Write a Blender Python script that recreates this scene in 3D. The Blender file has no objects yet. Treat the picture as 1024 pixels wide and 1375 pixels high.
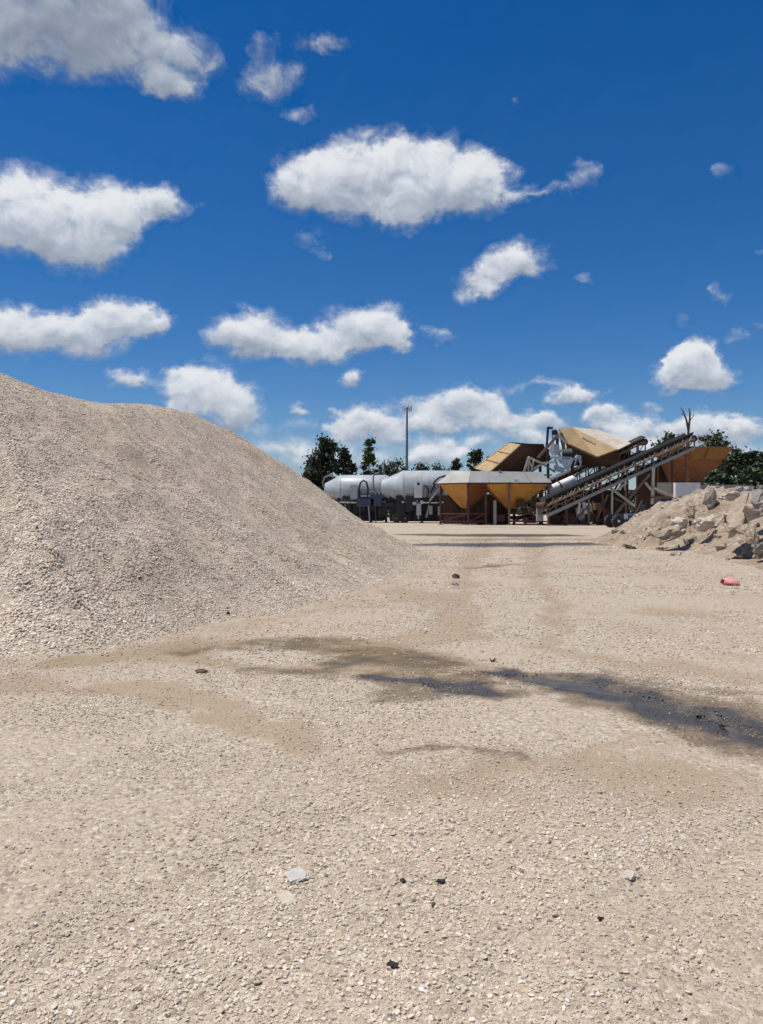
import bpy, bmesh, math, random
from mathutils import noise as mnoise
import numpy as np
from mathutils import Vector, Matrix, Euler

random.seed(7)
RNG = np.random.default_rng(7)
SC = bpy.context.scene
COL = SC.collection
PI = math.pi
R = math.radians

# ------------------------------------------------------------------ camera
CAM_H = 1.6
F = 1040.0 / 1375.0
cam_d = bpy.data.cameras.new('camera')
cam_d.sensor_fit = 'VERTICAL'
cam_d.sensor_height = 36.0
cam_d.lens = 36.0 * F
cam_d.clip_start = 0.05
cam_d.clip_end = 9000
cam = bpy.data.objects.new('camera', cam_d)
COL.objects.link(cam)
cam.location = (0, 0, CAM_H)
cam.rotation_euler = (R(90 - 0.25), 0, 0)
SC.camera = cam

# ------------------------------------------------------------------ light and exposure
SUN_EL = 71.0
SUN_V = Vector((-0.92, -0.05, 0)).normalized() * math.cos(R(SUN_EL)) + Vector((0, 0, math.sin(R(SUN_EL))))
SUN_AZ = math.atan2(SUN_V.x, SUN_V.y)
sun_d = bpy.data.lights.new('sun', 'SUN')
sun_d.energy = 4.95
sun_d.angle = R(0.53)
sun_d.color = (1.0, 0.925, 0.825)
sun = bpy.data.objects.new('sun', sun_d)
COL.objects.link(sun)
sun.location = (-30, -10, 60)
sun.rotation_euler = (-SUN_V).to_track_quat('-Z', 'Y').to_euler()
SC.view_settings.view_transform = 'Standard'
SC.view_settings.look = 'None'
SC.view_settings.gamma = 1.0
SC.view_settings.exposure = 0.0
SC.view_settings.use_curve_mapping = False
try:
    SC.cycles.use_denoising = True
    SC.cycles.max_bounces = 6
    SC.cycles.diffuse_bounces = 3
    SC.cycles.glossy_bounces = 3
except Exception:
    pass

SKY_STRENGTH = 0.08


class NT:
    """small helper to write node trees"""

    def __init__(self, tree):
        self.t = tree
        self.n = tree.nodes
        self.l = tree.links

    def set(self, sock, v):
        if isinstance(v, bpy.types.NodeSocket):
            self.l.new(v, sock)
        elif v is not None:
            sock.default_value = v

    def math(self, op, a, b=None, c=None, clamp=False):
        n = self.n.new('ShaderNodeMath')
        n.operation = op
        n.use_clamp = clamp
        self.set(n.inputs[0], a)
        self.set(n.inputs[1], b)
        self.set(n.inputs[2], c)
        return n.outputs[0]

    def vmath(self, op, a, b=None, c=None):
        n = self.n.new('ShaderNodeVectorMath')
        n.operation = op
        self.set(n.inputs[0], a)
        if b is not None:
            self.set(n.inputs[1], b)
        if c is not None:
            self.set(n.inputs[2], c)
        return n.outputs['Value'] if op in ('DOT_PRODUCT', 'LENGTH') else n.outputs['Vector']

    def xyz(self, x, y, z):
        n = self.n.new('ShaderNodeCombineXYZ')
        self.set(n.inputs[0], x)
        self.set(n.inputs[1], y)
        self.set(n.inputs[2], z)
        return n.outputs[0]

    def sep(self, v):
        n = self.n.new('ShaderNodeSeparateXYZ')
        self.set(n.inputs[0], v)
        return n.outputs

    def noise(self, vec, scale, detail=4, rough=0.5, dist=0.0, color=False):
        n = self.n.new('ShaderNodeTexNoise')
        if vec is not None:
            self.l.new(vec, n.inputs['Vector'])
        n.inputs['Scale'].default_value = scale
        n.inputs['Detail'].default_value = detail
        n.inputs['Roughness'].default_value = rough
        n.inputs['Distortion'].default_value = dist
        return n.outputs['Color'] if color else n.outputs['Fac']

    def voro(self, vec, scale, feature='F1', out='Distance', rand=1.0):
        n = self.n.new('ShaderNodeTexVoronoi')
        n.feature = feature
        if vec is not None:
            self.l.new(vec, n.inputs['Vector'])
        n.inputs['Scale'].default_value = scale
        n.inputs['Randomness'].default_value = rand
        return n.outputs[out]

    def ramp(self, fac, stops, interp='LINEAR'):
        n = self.n.new('ShaderNodeValToRGB')
        n.color_ramp.interpolation = interp
        e = n.color_ramp.elements
        while len(e) < len(stops):
            e.new(0.5)
        for el, (p, c) in zip(e, stops):
            el.position = p
            el.color = (c[0], c[1], c[2], 1) if not isinstance(c, (int, float)) else (c, c, c, 1)
        self.set(n.inputs[0], fac)
        return n.outputs[0]

    def mix(self, fac, a, b, blend='MIX'):
        n = self.n.new('ShaderNodeMix')
        n.data_type = 'RGBA'
        n.blend_type = blend
        self.set(n.inputs[0], fac)
        for i, v in ((6, a), (7, b)):
            if isinstance(v, tuple):
                v = (v[0], v[1], v[2], 1)
            self.set(n.inputs[i], v)
        return n.outputs[2]

    def smooth(self, v, lo, hi, to0=0.0, to1=1.0):
        n = self.n.new('ShaderNodeMapRange')
        n.interpolation_type = 'SMOOTHSTEP'
        self.set(n.inputs[0], v)
        self.set(n.inputs[1], lo)
        self.set(n.inputs[2], hi)
        self.set(n.inputs[3], to0)
        self.set(n.inputs[4], to1)
        return n.outputs[0]

    def bump(self, h, strength, dist, normal=None):
        n = self.n.new('ShaderNodeBump')
        n.inputs['Strength'].default_value = strength
        n.inputs['Distance'].default_value = dist
        self.l.new(h, n.inputs['Height'])
        if normal is not None:
            self.l.new(normal, n.inputs['Normal'])
        return n.outputs[0]


# ------------------------------------------------------------------ sky: daylight with fair weather cumulus
# each puff: azimuth and elevation of its middle on the dome, its half width and half height, its thickness
def puff(px, py, rx, ry, a=1.0):
    az = math.atan((px - 512) / 1040)
    el = math.atan((683 - py) / 1040 * math.cos(az))
    k = math.cos(az) ** 2
    return (math.degrees(az), math.degrees(el), 1.14 * math.degrees(rx / 1040 * k), 1.14 * math.degrees(ry / 1040 * math.cos(az) * math.cos(el) ** 2), a)


PUFFS = [puff(*p) for p in [
    (50, -20, 150, 130), (120, 20, 120, 100), (-80, 0, 150, 120), (215, 80, 75, 60, .74), (268, 75, 50, 52, .62), (235, 118, 55, 28, .68),
    (360, 112, 62, 36, .68), (350, 70, 30, 36, .58), (435, 62, 50, 20, .68), (405, 150, 32, 20, .58), (408, 188, 14, 13, .4), (395, 95, 25, 25, .5),
    (425, 250, 72, 52, 1), (500, 238, 95, 66, 1), (575, 240, 90, 60, 1), (640, 250, 62, 48, .92), (540, 285, 60, 34, .9), (700, 262, 48, 18, .66), (785, 235, 34, 28, .6), (752, 255, 34, 16, .56), (730, 262, 24, 12, .5),
    (35, 290, 100, 66, 1), (105, 318, 85, 58, 1), (140, 285, 75, 48, .95), (215, 275, 55, 32, .85), (-60, 280, 90, 60, 1),
    (690, 352, 62, 32, .9), (648, 378, 48, 28, .8), (622, 400, 28, 20, .6),
    (25, 445, 75, 38, .95), (110, 452, 72, 38, .92), (155, 430, 62, 34, .95), (205, 430, 32, 27, .85), (-60, 440, 70, 40, .9),
    (335, 452, 66, 38, 1), (420, 465, 62, 30, .95), (492, 442, 68, 38, 1), (535, 452, 28, 22, .75), (588, 452, 30, 17, .6), (415, 322, 40, 20, .45), (430, 340, 22, 14, .45),
    (178, 507, 44, 18, .8), (235, 500, 30, 14, .55), (270, 518, 58, 38, .95), (312, 545, 52, 38, .9), (345, 578, 40, 20, .6), (250, 548, 36, 22, .8),
    (472, 511, 22, 18, .75), (403, 548, 24, 14, .75), (450, 551, 16, 9, .6),
    (490, 565, 45, 30, .95), (465, 580, 30, 22, .85), (522, 575, 38, 24, .8), (545, 545, 40, 14, .6), (400, 600, 60, 24, .62), (350, 600, 50, 24, .55),
    (622, 542, 62, 27, .95), (590, 565, 66, 20, .9), (655, 560, 42, 24, .9), (605, 607, 38, 20, .85), (568, 612, 28, 17, .85), (640, 588, 30, 14, .6),
    (772, 533, 44, 17, .9), (735, 517, 46, 13, .6), (735, 565, 26, 20, .85), (810, 558, 34, 20, .95), (850, 575, 48, 22, .92), (700, 590, 60, 16, .6), (870, 548, 30, 12, .5),
    (935, 482, 38, 36, 1), (908, 507, 40, 26, 1), (952, 510, 45, 26, .95), (918, 495, 30, 30, 1), (915, 432, 28, 16, .5), (965, 400, 20, 26, .52), (975, 228, 32, 15, .48),
    (1022, 432, 26, 15, .5), (1022, 340, 20, 14, .45), (780, 380, 22, 11, .45), (690, 145, 12, 18, .38), (985, 448, 34, 13, .45),
    (945, 575, 50, 26, 1), (985, 582, 45, 24, .95), (905, 580, 36, 18, .7), (1040, 585, 40, 20, .7), (1010, 605, 60, 16, .6), (470, 617, 180, 26, .66), (800, 603, 180, 28, .7), (560, 594, 140, 18, .58), (690, 575, 70, 22, .66), (700, 560, 60, 20, .6), (690, 520, 50, 14, .5), (400, 570, 50, 18, .55), (860, 600, 120, 24, .7), (575, 555, 50, 20, .7),
]]

world = bpy.data.worlds.new('World')
SC.world = world
world.use_nodes = True
W = NT(world.node_tree)
W.n.clear()
sky = W.n.new('ShaderNodeTexSky')
sky.sky_type = 'NISHITA'
sky.sun_disc = False
sky.sun_elevation = R(SUN_EL)
sky.sun_rotation = SUN_AZ
sky.altitude = 0
sky.air_density = 1.0
sky.dust_density = 0.2
sky.ozone_density = 1.6
hs = W.n.new('ShaderNodeHueSaturation')
hs.inputs['Saturation'].default_value = 1.30
hs.inputs['Value'].default_value = 0.97
W.l.new(W.mix(1.0, sky.outputs[0], (0.80, 0.90, 1.12), 'MULTIPLY'), hs.inputs['Color'])
tc = W.n.new('ShaderNodeTexCoord')
dirv = tc.outputs['Generated']
dx, dy, dz = W.sep(dirv)
az = W.math('MULTIPLY', W.math('ARCTAN2', dx, dy), 180 / PI)
el = W.math('MULTIPLY', W.math('ARCSINE', dz), 180 / PI)
pos = W.xyz(az, el, 0.0)
# the outlines wander with a large scale noise
warp = W.noise(W.vmath('MULTIPLY', pos, (0.30, 0.42, 0)), 1.0, 5, 0.6, color=True)
posw = W.vmath('MULTIPLY_ADD', W.vmath('SUBTRACT', warp, (0.5, 0.5, 0.5)), (2.6, 1.9, 0), pos)
warp2 = W.noise(W.vmath('MULTIPLY', pos, (1.0, 1.4, 0)), 1.0, 4, 0.6, color=True)
posw = W.vmath('MULTIPLY_ADD', W.vmath('SUBTRACT', warp2, (0.5, 0.5, 0.5)), (1.5, 1.0, 0), posw)
accW = None
accV = None
for pi, (pa, pe, ra, re, am) in enumerate(PUFFS):
    if pi and pi % 6 == 0:   # a chain, so that the sums are taken group after group
        posw = W.vmath('MULTIPLY_ADD', accV, (1e-6, 1e-6, 0), posw)
    v = W.vmath('MULTIPLY_ADD', posw, (1 / ra, 1 / re, 0), (-pa / ra, -pe / re, 0))
    w = W.math('SUBTRACT', am * 1.06, W.vmath('DOT_PRODUCT', v, v), clamp=True)
    w2 = W.math('MULTIPLY', w, w)
    accW = w2 if accW is None else W.math('ADD', accW, w2)
    accV = W.vmath('MULTIPLY', v, w2) if accV is None else W.vmath('MULTIPLY_ADD', v, w2, accV)
# beyond the part of the dome described one by one the same kind of cloud goes on
gen = W.noise(W.vmath('MULTIPLY', W.vmath('DIVIDE', dirv, W.xyz(W.math('ADD', W.math('ABSOLUTE', dz), 0.18), W.math('ADD', W.math('ABSOLUTE', dz), 0.18), 1.0)), (1, 1, 0)), 1.5, 3, 0.5)
outside = W.math('MAXIMUM', W.smooth(W.math('ABSOLUTE', az), 30, 38), W.smooth(el, 36, 44))
genw = W.math('MULTIPLY', W.smooth(gen, 0.53, 0.66), outside)
accW = W.math('ADD', accW, genw)
fine = W.noise(W.vmath('MULTIPLY', pos, (1, 1.25, 0)), 0.42, 10, 0.57, 0.5)
fine_sun = W.noise(W.vmath('MULTIPLY_ADD', pos, (1, 1.25, 0), (-0.25, 0.75, 0)), 0.42, 7, 0.55, 0.5)
big = W.noise(W.vmath('MULTIPLY', pos, (1, 1.25, 0)), 0.2, 4, 0.55)
big_sun = W.noise(W.vmath('MULTIPLY_ADD', pos, (1, 1.25, 0), (-0.5, 1.3, 0)), 0.2, 4, 0.55)
cov = W.math('ADD', W.math('MINIMUM', W.math('MULTIPLY', accW, 1.7), 1.2), W.math('MULTIPLY', W.math('SUBTRACT', fine, 0.5), 2.1))
cov = W.math('MULTIPLY', cov, W.smooth(accW, 0.0, 0.10))
alpha = W.smooth(cov, -0.12, 1.0)
thick = W.smooth(cov, 0.3, 1.2)
yrel = W.math('DIVIDE', W.sep(accV)[1], W.math('MAXIMUM', accW, 0.02))
lit = W.math('MULTIPLY_ADD', yrel, 0.95, 0.62)
lit = W.math('MULTIPLY_ADD', W.math('SUBTRACT', fine, fine_sun), 0.95, lit)
lit = W.math('MULTIPLY_ADD', W.math('SUBTRACT', big, big_sun), 0.9, lit)
lit = W.math('SUBTRACT', lit, W.math('MULTIPLY', W.smooth(el, 23, 34), 0.62))
lit = W.math('MULTIPLY_ADD', lit, 0.72, 0.28, clamp=True)
K = 1.0 / SKY_STRENGTH
ccol = W.ramp(lit, [(0.0, (0.22, 0.27, 0.35)), (0.28, (0.30, 0.35, 0.43)), (0.55, (0.44, 0.49, 0.57)), (0.8, (0.66, 0.70, 0.76)), (1.0, (0.80, 0.82, 0.85))])
ccol = W.mix(1.0, ccol, (K, K, K), 'MULTIPLY')
final = W.mix(W.math('MULTIPLY', alpha, W.math('MULTIPLY_ADD', thick, 0.55, 0.42)), hs.outputs[0], ccol)
bg = W.n.new('ShaderNodeBackground')
W.l.new(final, bg.inputs['Color'])
bg.inputs['Strength'].default_value = SKY_STRENGTH
wo = W.n.new('ShaderNodeOutputWorld')
W.l.new(bg.outputs[0], wo.inputs['Surface'])
try:
    world.cycles.sampling_method = 'MANUAL'
    world.cycles.sample_map_resolution = 512
except Exception:
    pass


# ------------------------------------------------------------------ materials
def new_mat(name):
    m = bpy.data.materials.new(name)
    m.use_nodes = True
    t = NT(m.node_tree)
    t.n.clear()
    b = t.n.new('ShaderNodeBsdfPrincipled')
    o = t.n.new('ShaderNodeOutputMaterial')
    t.l.new(b.outputs[0], o.inputs['Surface'])
    return m, t, b


def objco(t):
    n = t.n.new('ShaderNodeTexCoord')
    return n.outputs['Object']


def paint(name, col, rough=0.55, rust=0.0, rust_col=(0.16, 0.065, 0.03), dust=0.25, dust_col=(0.42, 0.36, 0.28), metal=0.0, scale=1.0, streak=0.0):
    m, t, b = new_mat(name)
    co = objco(t)
    n1 = t.noise(co, 0.9 * scale, 6, 0.62)
    n2 = t.noise(co, 5.5 * scale, 5, 0.6)
    v = t.ramp(n1, [(0.3, tuple(c * 0.78 for c in col)), (0.7, tuple(min(0.9, c * 1.15) for c in col))])
    v = t.mix(t.math('MULTIPLY', t.smooth(n2, 0.5, 0.75), dust), v, dust_col)
    if rust > 0:
        rf = t.smooth(t.math('ADD', t.math('MULTIPLY', n1, 0.55), t.math('MULTIPLY', n2, 0.45)), 0.66 - 0.32 * rust, 0.74 - 0.26 * rust)
        v = t.mix(rf, v, rust_col)
    if streak > 0:
        st = t.noise(t.vmath('MULTIPLY', co, (3.0, 3.0, 0.12)), 1.6, 4, 0.55)
        v = t.mix(t.math('MULTIPLY', t.smooth(st, 0.5, 0.72), streak), v, (0.17, 0.12, 0.08))
    t.l.new(v, b.inputs['Base Color'])
    b.inputs['Roughness'].default_value = rough
    b.inputs['Metallic'].default_value = metal
    t.l.new(t.bump(n2, 0.25, 0.02), b.inputs['Normal'])
    return m


M = {}
M['silo'] = paint('silo_paint', (0.40, 0.45, 0.48), 0.45, 0.03, dust=0.2, streak=0.3)
M['silo_dull'] = paint('dull_sheet', (0.36, 0.36, 0.34), 0.6, 0.08, dust=0.3, streak=0.2)
M['white'] = paint('white_paint', (0.72, 0.73, 0.73), 0.5, 0.04, dust=0.15)
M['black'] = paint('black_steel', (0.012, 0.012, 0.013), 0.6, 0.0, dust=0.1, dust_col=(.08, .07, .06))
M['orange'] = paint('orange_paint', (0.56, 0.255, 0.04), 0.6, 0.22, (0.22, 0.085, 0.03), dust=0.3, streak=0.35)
M['orange_dark'] = paint('dull_orange_paint', (0.30, 0.135, 0.028), 0.65, 0.4, (0.16, 0.06, 0.02), dust=0.2, streak=0.5)
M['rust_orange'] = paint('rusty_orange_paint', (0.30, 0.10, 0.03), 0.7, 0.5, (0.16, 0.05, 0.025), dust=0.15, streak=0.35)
M['tan'] = paint('tan_steel', (0.40, 0.275, 0.135), 0.65, 0.12, (0.24, 0.13, 0.06), dust=0.35, streak=0.2)
M['cream'] = paint('cream_steel', (0.56, 0.50, 0.40), 0.65, 0.08, dust=0.3)
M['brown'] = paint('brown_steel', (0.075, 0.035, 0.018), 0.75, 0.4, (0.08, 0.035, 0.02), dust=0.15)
M['beam'] = paint('grey_beam_steel', (0.30, 0.29, 0.26), 0.6, 0.2, dust=0.3)
M['rail'] = paint('dusty_rail_steel', (0.20, 0.125, 0.075), 0.7, 0.35, dust=0.35)
M['galv'] = paint('bluish_steel', (0.45, 0.48, 0.52), 0.45, 0.04, metal=0.2, dust=0.15)
M['collar'] = paint('grey_collar_sheet', (0.24, 0.25, 0.25), 0.55, 0.08, dust=0.25, streak=0.2)
M['cabinet'] = paint('grey_cabinet_paint', (0.35, 0.38, 0.42), 0.5, 0.02, dust=0.1)
M['navy'] = paint('navy_paint', (0.03, 0.045, 0.09), 0.45, 0.05, dust=0.15)
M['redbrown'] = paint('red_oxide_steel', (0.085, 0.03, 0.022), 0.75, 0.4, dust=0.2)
M['tyre'] = paint('tyre_rubber', (0.025, 0.024, 0.023), 0.85, 0, dust=0.3)
M['rubber'] = paint('belt_rubber', (0.022, 0.022, 0.024), 0.75, 0, dust=0.25, dust_col=(0.2, 0.18, 0.15))
M['hose'] = paint('hose_rubber', (0.16, 0.16, 0.15), 0.6, 0, dust=0.2)
M['pole'] = paint('pole_steel', (0.12, 0.13, 0.15), 0.5, 0, dust=0.05)
M['wallwhite'] = paint('whitewashed_concrete', (0.58, 0.58, 0.58), 0.85, 0.0, dust=0.5, scale=0.7)
M['wallgrey'] = paint('grey_concrete', (0.25, 0.25, 0.26), 0.9, 0.0, dust=0.35, scale=0.7)
M['bark'] = paint('bark', (0.09, 0.07, 0.055), 0.9, 0, dust=0.2, dust_col=(0.2, 0.18, 0.15))


def rocky(name, lo, hi, spots=(0.72, 0.68, 0.6), rough=0.92, scale=3.0):
    m, t, b = new_mat(name)
    co = objco(t)
    n1 = t.noise(co, scale, 7, 0.65)
    n2 = t.noise(co, scale * 6, 5, 0.65)
    c = t.ramp(n1, [(0.28, lo), (0.72, hi)])
    c = t.mix(t.math('MULTIPLY', t.smooth(n2, 0.52, 0.7), 0.5), c, spots)
    t.l.new(c, b.inputs['Base Color'])
    b.inputs['Roughness'].default_value = rough
    t.l.new(t.bump(t.math('ADD', n1, t.math('MULTIPLY', n2, 0.4)), 0.7, 0.05), b.inputs['Normal'])
    return m


M['slab'] = rocky('broken_concrete', (0.24, 0.185, 0.13), (0.44, 0.365, 0.275))
M['slab_grey'] = rocky('grey_broken_concrete', (0.17, 0.155, 0.14), (0.30, 0.275, 0.25), (0.38, 0.35, 0.31))
M['slab_pale'] = rocky('pale_broken_concrete', (0.40, 0.35, 0.285), (0.60, 0.54, 0.46), (0.7, 0.66, 0.6))
M['slab_pink'] = rocky('pinkish_broken_concrete', (0.30, 0.23, 0.18), (0.50, 0.41, 0.34))
M['clod'] = rocky('dark_earth', (0.05, 0.035, 0.02), (0.12, 0.09, 0.06), (0.14, 0.12, 0.08))
M['coal'] = rocky('black_stone', (0.014, 0.013, 0.012), (0.05, 0.045, 0.04), (0.07, 0.065, 0.06), 0.8, 20)
M['chalk'] = rocky('white_stone', (0.56, 0.53, 0.47), (0.68, 0.65, 0.59), (0.7, 0.67, 0.62), 0.9, 20)


def stone_mat():
    m, t, b = new_mat('limestone_gravel')
    oi = t.n.new('ShaderNodeObjectInfo')
    at = t.n.new('ShaderNodeAttribute')
    at.attribute_type = 'INSTANCER'
    at.attribute_name = 'wet'
    rnd = oi.outputs['Random']
    ap = t.n.new('ShaderNodeAttribute')
    ap.attribute_type = 'INSTANCER'
    ap.attribute_name = 'pale'
    c = t.ramp(rnd, [(0.0, (0.12, 0.10, 0.08)), (0.03, (0.34, 0.285, 0.225)), (0.15, (0.46, 0.395, 0.315)), (0.45, (0.54, 0.455, 0.355)), (0.6, (0.50, 0.455, 0.40)),
                     (0.75, (0.62, 0.55, 0.46)), (0.9, (0.52, 0.40, 0.285)), (1.0, (0.74, 0.69, 0.61))])
    n = t.noise(objco(t), 3.5, 4, 0.6)
    c = t.mix(t.math('MULTIPLY', t.smooth(n, 0.4, 0.7), 0.35), c, (0.40, 0.33, 0.25))
    pf = t.math('MULTIPLY_ADD', ap.outputs['Fac'], 0.4, 1.0)
    c = t.mix(1.0, c, t.xyz(pf, t.math('MULTIPLY_ADD', ap.outputs['Fac'], 0.42, 1.0), t.math('MULTIPLY_ADD', ap.outputs['Fac'], 0.46, 1.0)), 'MULTIPLY')
    c = t.mix(at.outputs['Fac'], c, t.mix(1.0, c, (0.28, 0.26, 0.24), 'MULTIPLY'))
    t.l.new(c, b.inputs['Base Color'])
    t.l.new(t.math('MULTIPLY_ADD', at.outputs['Fac'], -0.5, 0.92), b.inputs['Roughness'])
    return m


M['gravel'] = stone_mat()


def ground_mat(name, heap=False):
    m, t, b = new_mat(name)
    co = objco(t)
    at = t.n.new('ShaderNodeAttribute')
    at.attribute_name = 'mask'
    wet, dirt, olive = t.sep(at.outputs['Vector'])
    nb = t.noise(co, 0.35, 6, 0.6)
    nm = t.noise(co, 2.6, 6, 0.65)
    nf = t.noise(co, 34, 4, 0.65)
    v1 = t.voro(co, 42 if not heap else 26, out='Color')
    v1d = t.voro(co, 42 if not heap else 26)
    v2 = t.voro(co, 95, out='Color')
    v2d = t.voro(co, 95)
    peb = t.ramp(t.sep(v1)[0], [(0.0, (0.24, 0.195, 0.15)), (0.25, (0.38, 0.315, 0.24)), (0.6, (0.46, 0.385, 0.29)), (0.85, (0.53, 0.465, 0.37)), (1.0, (0.60, 0.55, 0.47))])
    grit = t.ramp(t.sep(v2)[1], [(0.0, (0.29, 0.235, 0.18)), (0.5, (0.42, 0.35, 0.265)), (1.0, (0.51, 0.445, 0.355))])
    cover = t.smooth(t.math('ADD', nm, t.math('MULTIPLY', t.sep(v1)[1], 0.35)), 0.5, 0.78)
    c = t.mix(cover, grit, peb)
    c = t.mix(t.math('MULTIPLY', t.smooth(nb, 0.42, 0.66), 0.4), c, (0.44, 0.345, 0.245))
    dn = t.math('MULTIPLY', t.math('MULTIPLY_ADD', nm, 0.9, 0.35), dirt)
    dn = t.math('ADD', dn, t.math('MULTIPLY', t.math('MULTIPLY', t.math('SUBTRACT', nf, 0.5), 1.3), t.smooth(dirt, 0.02, 0.3)))
    c = t.mix(t.math('MULTIPLY', t.smooth(dn, 0.22, 0.72), 0.85), c, t.mix(nf, (0.26, 0.19, 0.125), (0.42, 0.325, 0.225)))
    ol = t.smooth(t.math('MULTIPLY', t.math('MULTIPLY_ADD', nm, 1.2, 0.3), olive), 0.2, 0.75)
    c = t.mix(t.math('MULTIPLY', ol, 0.78), c, t.mix(nf, (0.15, 0.108, 0.055), (0.42, 0.325, 0.2)))
    wn = t.math('ADD', wet, t.math('MULTIPLY', t.math('SUBTRACT', t.math('ADD', t.math('MULTIPLY', nm, 0.7), t.math('MULTIPLY', nf, 0.3)), 0.5), t.math('MULTIPLY', t.smooth(wet, 0.02, 0.3), 1.6)))
    damp = t.smooth(wn, 0.08, 0.5)
    c = t.mix(t.math('MULTIPLY', damp, 0.9), c, t.mix(1.0, c, (0.44, 0.39, 0.33), 'MULTIPLY'))
    mud = t.smooth(wn, 0.46, 0.95)
    c = t.mix(mud, c, t.mix(nf, (0.040, 0.036, 0.033), (0.085, 0.075, 0.066)))
    t.l.new(c, b.inputs['Base Color'])
    t.l.new(t.math('MULTIPLY_ADD', t.smooth(wn, 0.55, 1.0), -0.62, 0.95), b.inputs['Roughness'])
    h = t.math('ADD', t.math('MULTIPLY', t.math('MULTIPLY', v1d, -1.0), 0.6), t.math('MULTIPLY', v2d, -0.35))
    h = t.math('MULTIPLY', h, t.math('MULTIPLY_ADD', cover, 0.75, 0.25))
    h = t.math('ADD', h, t.math('MULTIPLY', nf, 0.55))
    t.l.new(t.bump(h, 0.75, 0.02), b.inputs['Normal'])
    return m


M['ground'] = ground_mat('gravel_ground')
M['heap'] = ground_mat('heap_gravel', True)


def rubble_mat():
    m, t, b = new_mat('rubble_earth')
    co = objco(t)
    n1 = t.noise(co, 0.7, 7, 0.65)
    n2 = t.noise(co, 6, 6, 0.7)
    v = t.voro(co, 7, out='Color')
    c = t.ramp(n1, [(0.25, (0.17, 0.12, 0.078)), (0.45, (0.29, 0.22, 0.15)), (0.6, (0.37, 0.30, 0.22)), (0.78, (0.48, 0.42, 0.335))])
    c = t.mix(t.math('MULTIPLY', t.smooth(t.sep(v)[0], 0.5, 1.0), 0.45), c, (0.56, 0.51, 0.44))
    c = t.mix(t.math('MULTIPLY', t.smooth(n2, 0.52, 0.68), 0.4), c, (0.21, 0.155, 0.105))
    t.l.new(c, b.inputs['Base Color'])
    b.inputs['Roughness'].default_value = 0.95
    t.l.new(t.bump(t.math('ADD', n2, t.math('MULTIPLY', t.voro(co, 7), -0.5)), 0.9, 0.12), b.inputs['Normal'])
    return m


M['rubble'] = rubble_mat()


def leaf_mat(name, lo, hi):
    m, t, b = new_mat(name)
    n = t.noise(objco(t), 0.9, 5, 0.7)
    c = t.ramp(n, [(0.3, lo), (0.7, hi)])
    t.l.new(c, b.inputs['Base Color'])
    b.inputs['Roughness'].default_value = 0.65
    b.inputs['Subsurface Weight'].default_value = 0.0
    return m


M['leaf_dark'] = leaf_mat('dark_foliage', (0.010, 0.018, 0.008), (0.028, 0.045, 0.016))
M['leaf_mid'] = leaf_mat('green_foliage', (0.018, 0.036, 0.010), (0.055, 0.088, 0.026))
M['leaf_light'] = leaf_mat('light_foliage', (0.035, 0.055, 0.02), (0.09, 0.115, 0.045))


def simple(name, col, rough=0.6, trans=0.0, metal=0.0):
    m, t, b = new_mat(name)
    n = t.noise(objco(t), 12, 4, 0.6)
    c = t.ramp(n, [(0.3, tuple(x * 0.8 for x in col)), (0.7, tuple(min(0.9, x * 1.15) for x in col))])
    t.l.new(c, b.inputs['Base Color'])
    b.inputs['Roughness'].default_value = rough
    b.inputs['Metallic'].default_value = metal
    return m


M['pink'] = simple('pink_plastic', (0.70, 0.27, 0.28), 0.5)
M['maroon'] = simple('shaded_bag_inside', (0.20, 0.02, 0.03), 0.6)


def water_mat():
    m, t, b = new_mat('puddle_water')
    co = objco(t)
    n = t.noise(co, 3, 4, 0.6)
    c = t.ramp(n, [(0.35, (0.06, 0.053, 0.045)), (0.7, (0.13, 0.115, 0.095))])
    t.l.new(c, b.inputs['Base Color'])
    t.l.new(t.ramp(t.noise(co, 5, 5, 0.6), [(0.35, 0.22), (0.7, 0.5)]), b.inputs['Roughness'])
    b.inputs['IOR'].default_value = 1.33
    t.l.new(t.bump(t.noise(co, 14, 3, 0.5), 0.12, 0.01), b.inputs['Normal'])
    return m


M['water'] = water_mat()


# ------------------------------------------------------------------ mesh helpers
def P(px, py, Y):
    """world point seen along a measured bearing (px, py of the survey photograph) at Y metres from the camera"""
    return Vector(((px - 512) * Y / 1040.0, Y, CAM_H - (py - 683) * Y / 1040.0))


def wloc(o):
    v = Vector((0, 0, 0))
    while o is not None:
        v = v + Vector(o.location)
        o = o.parent
    return v


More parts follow.
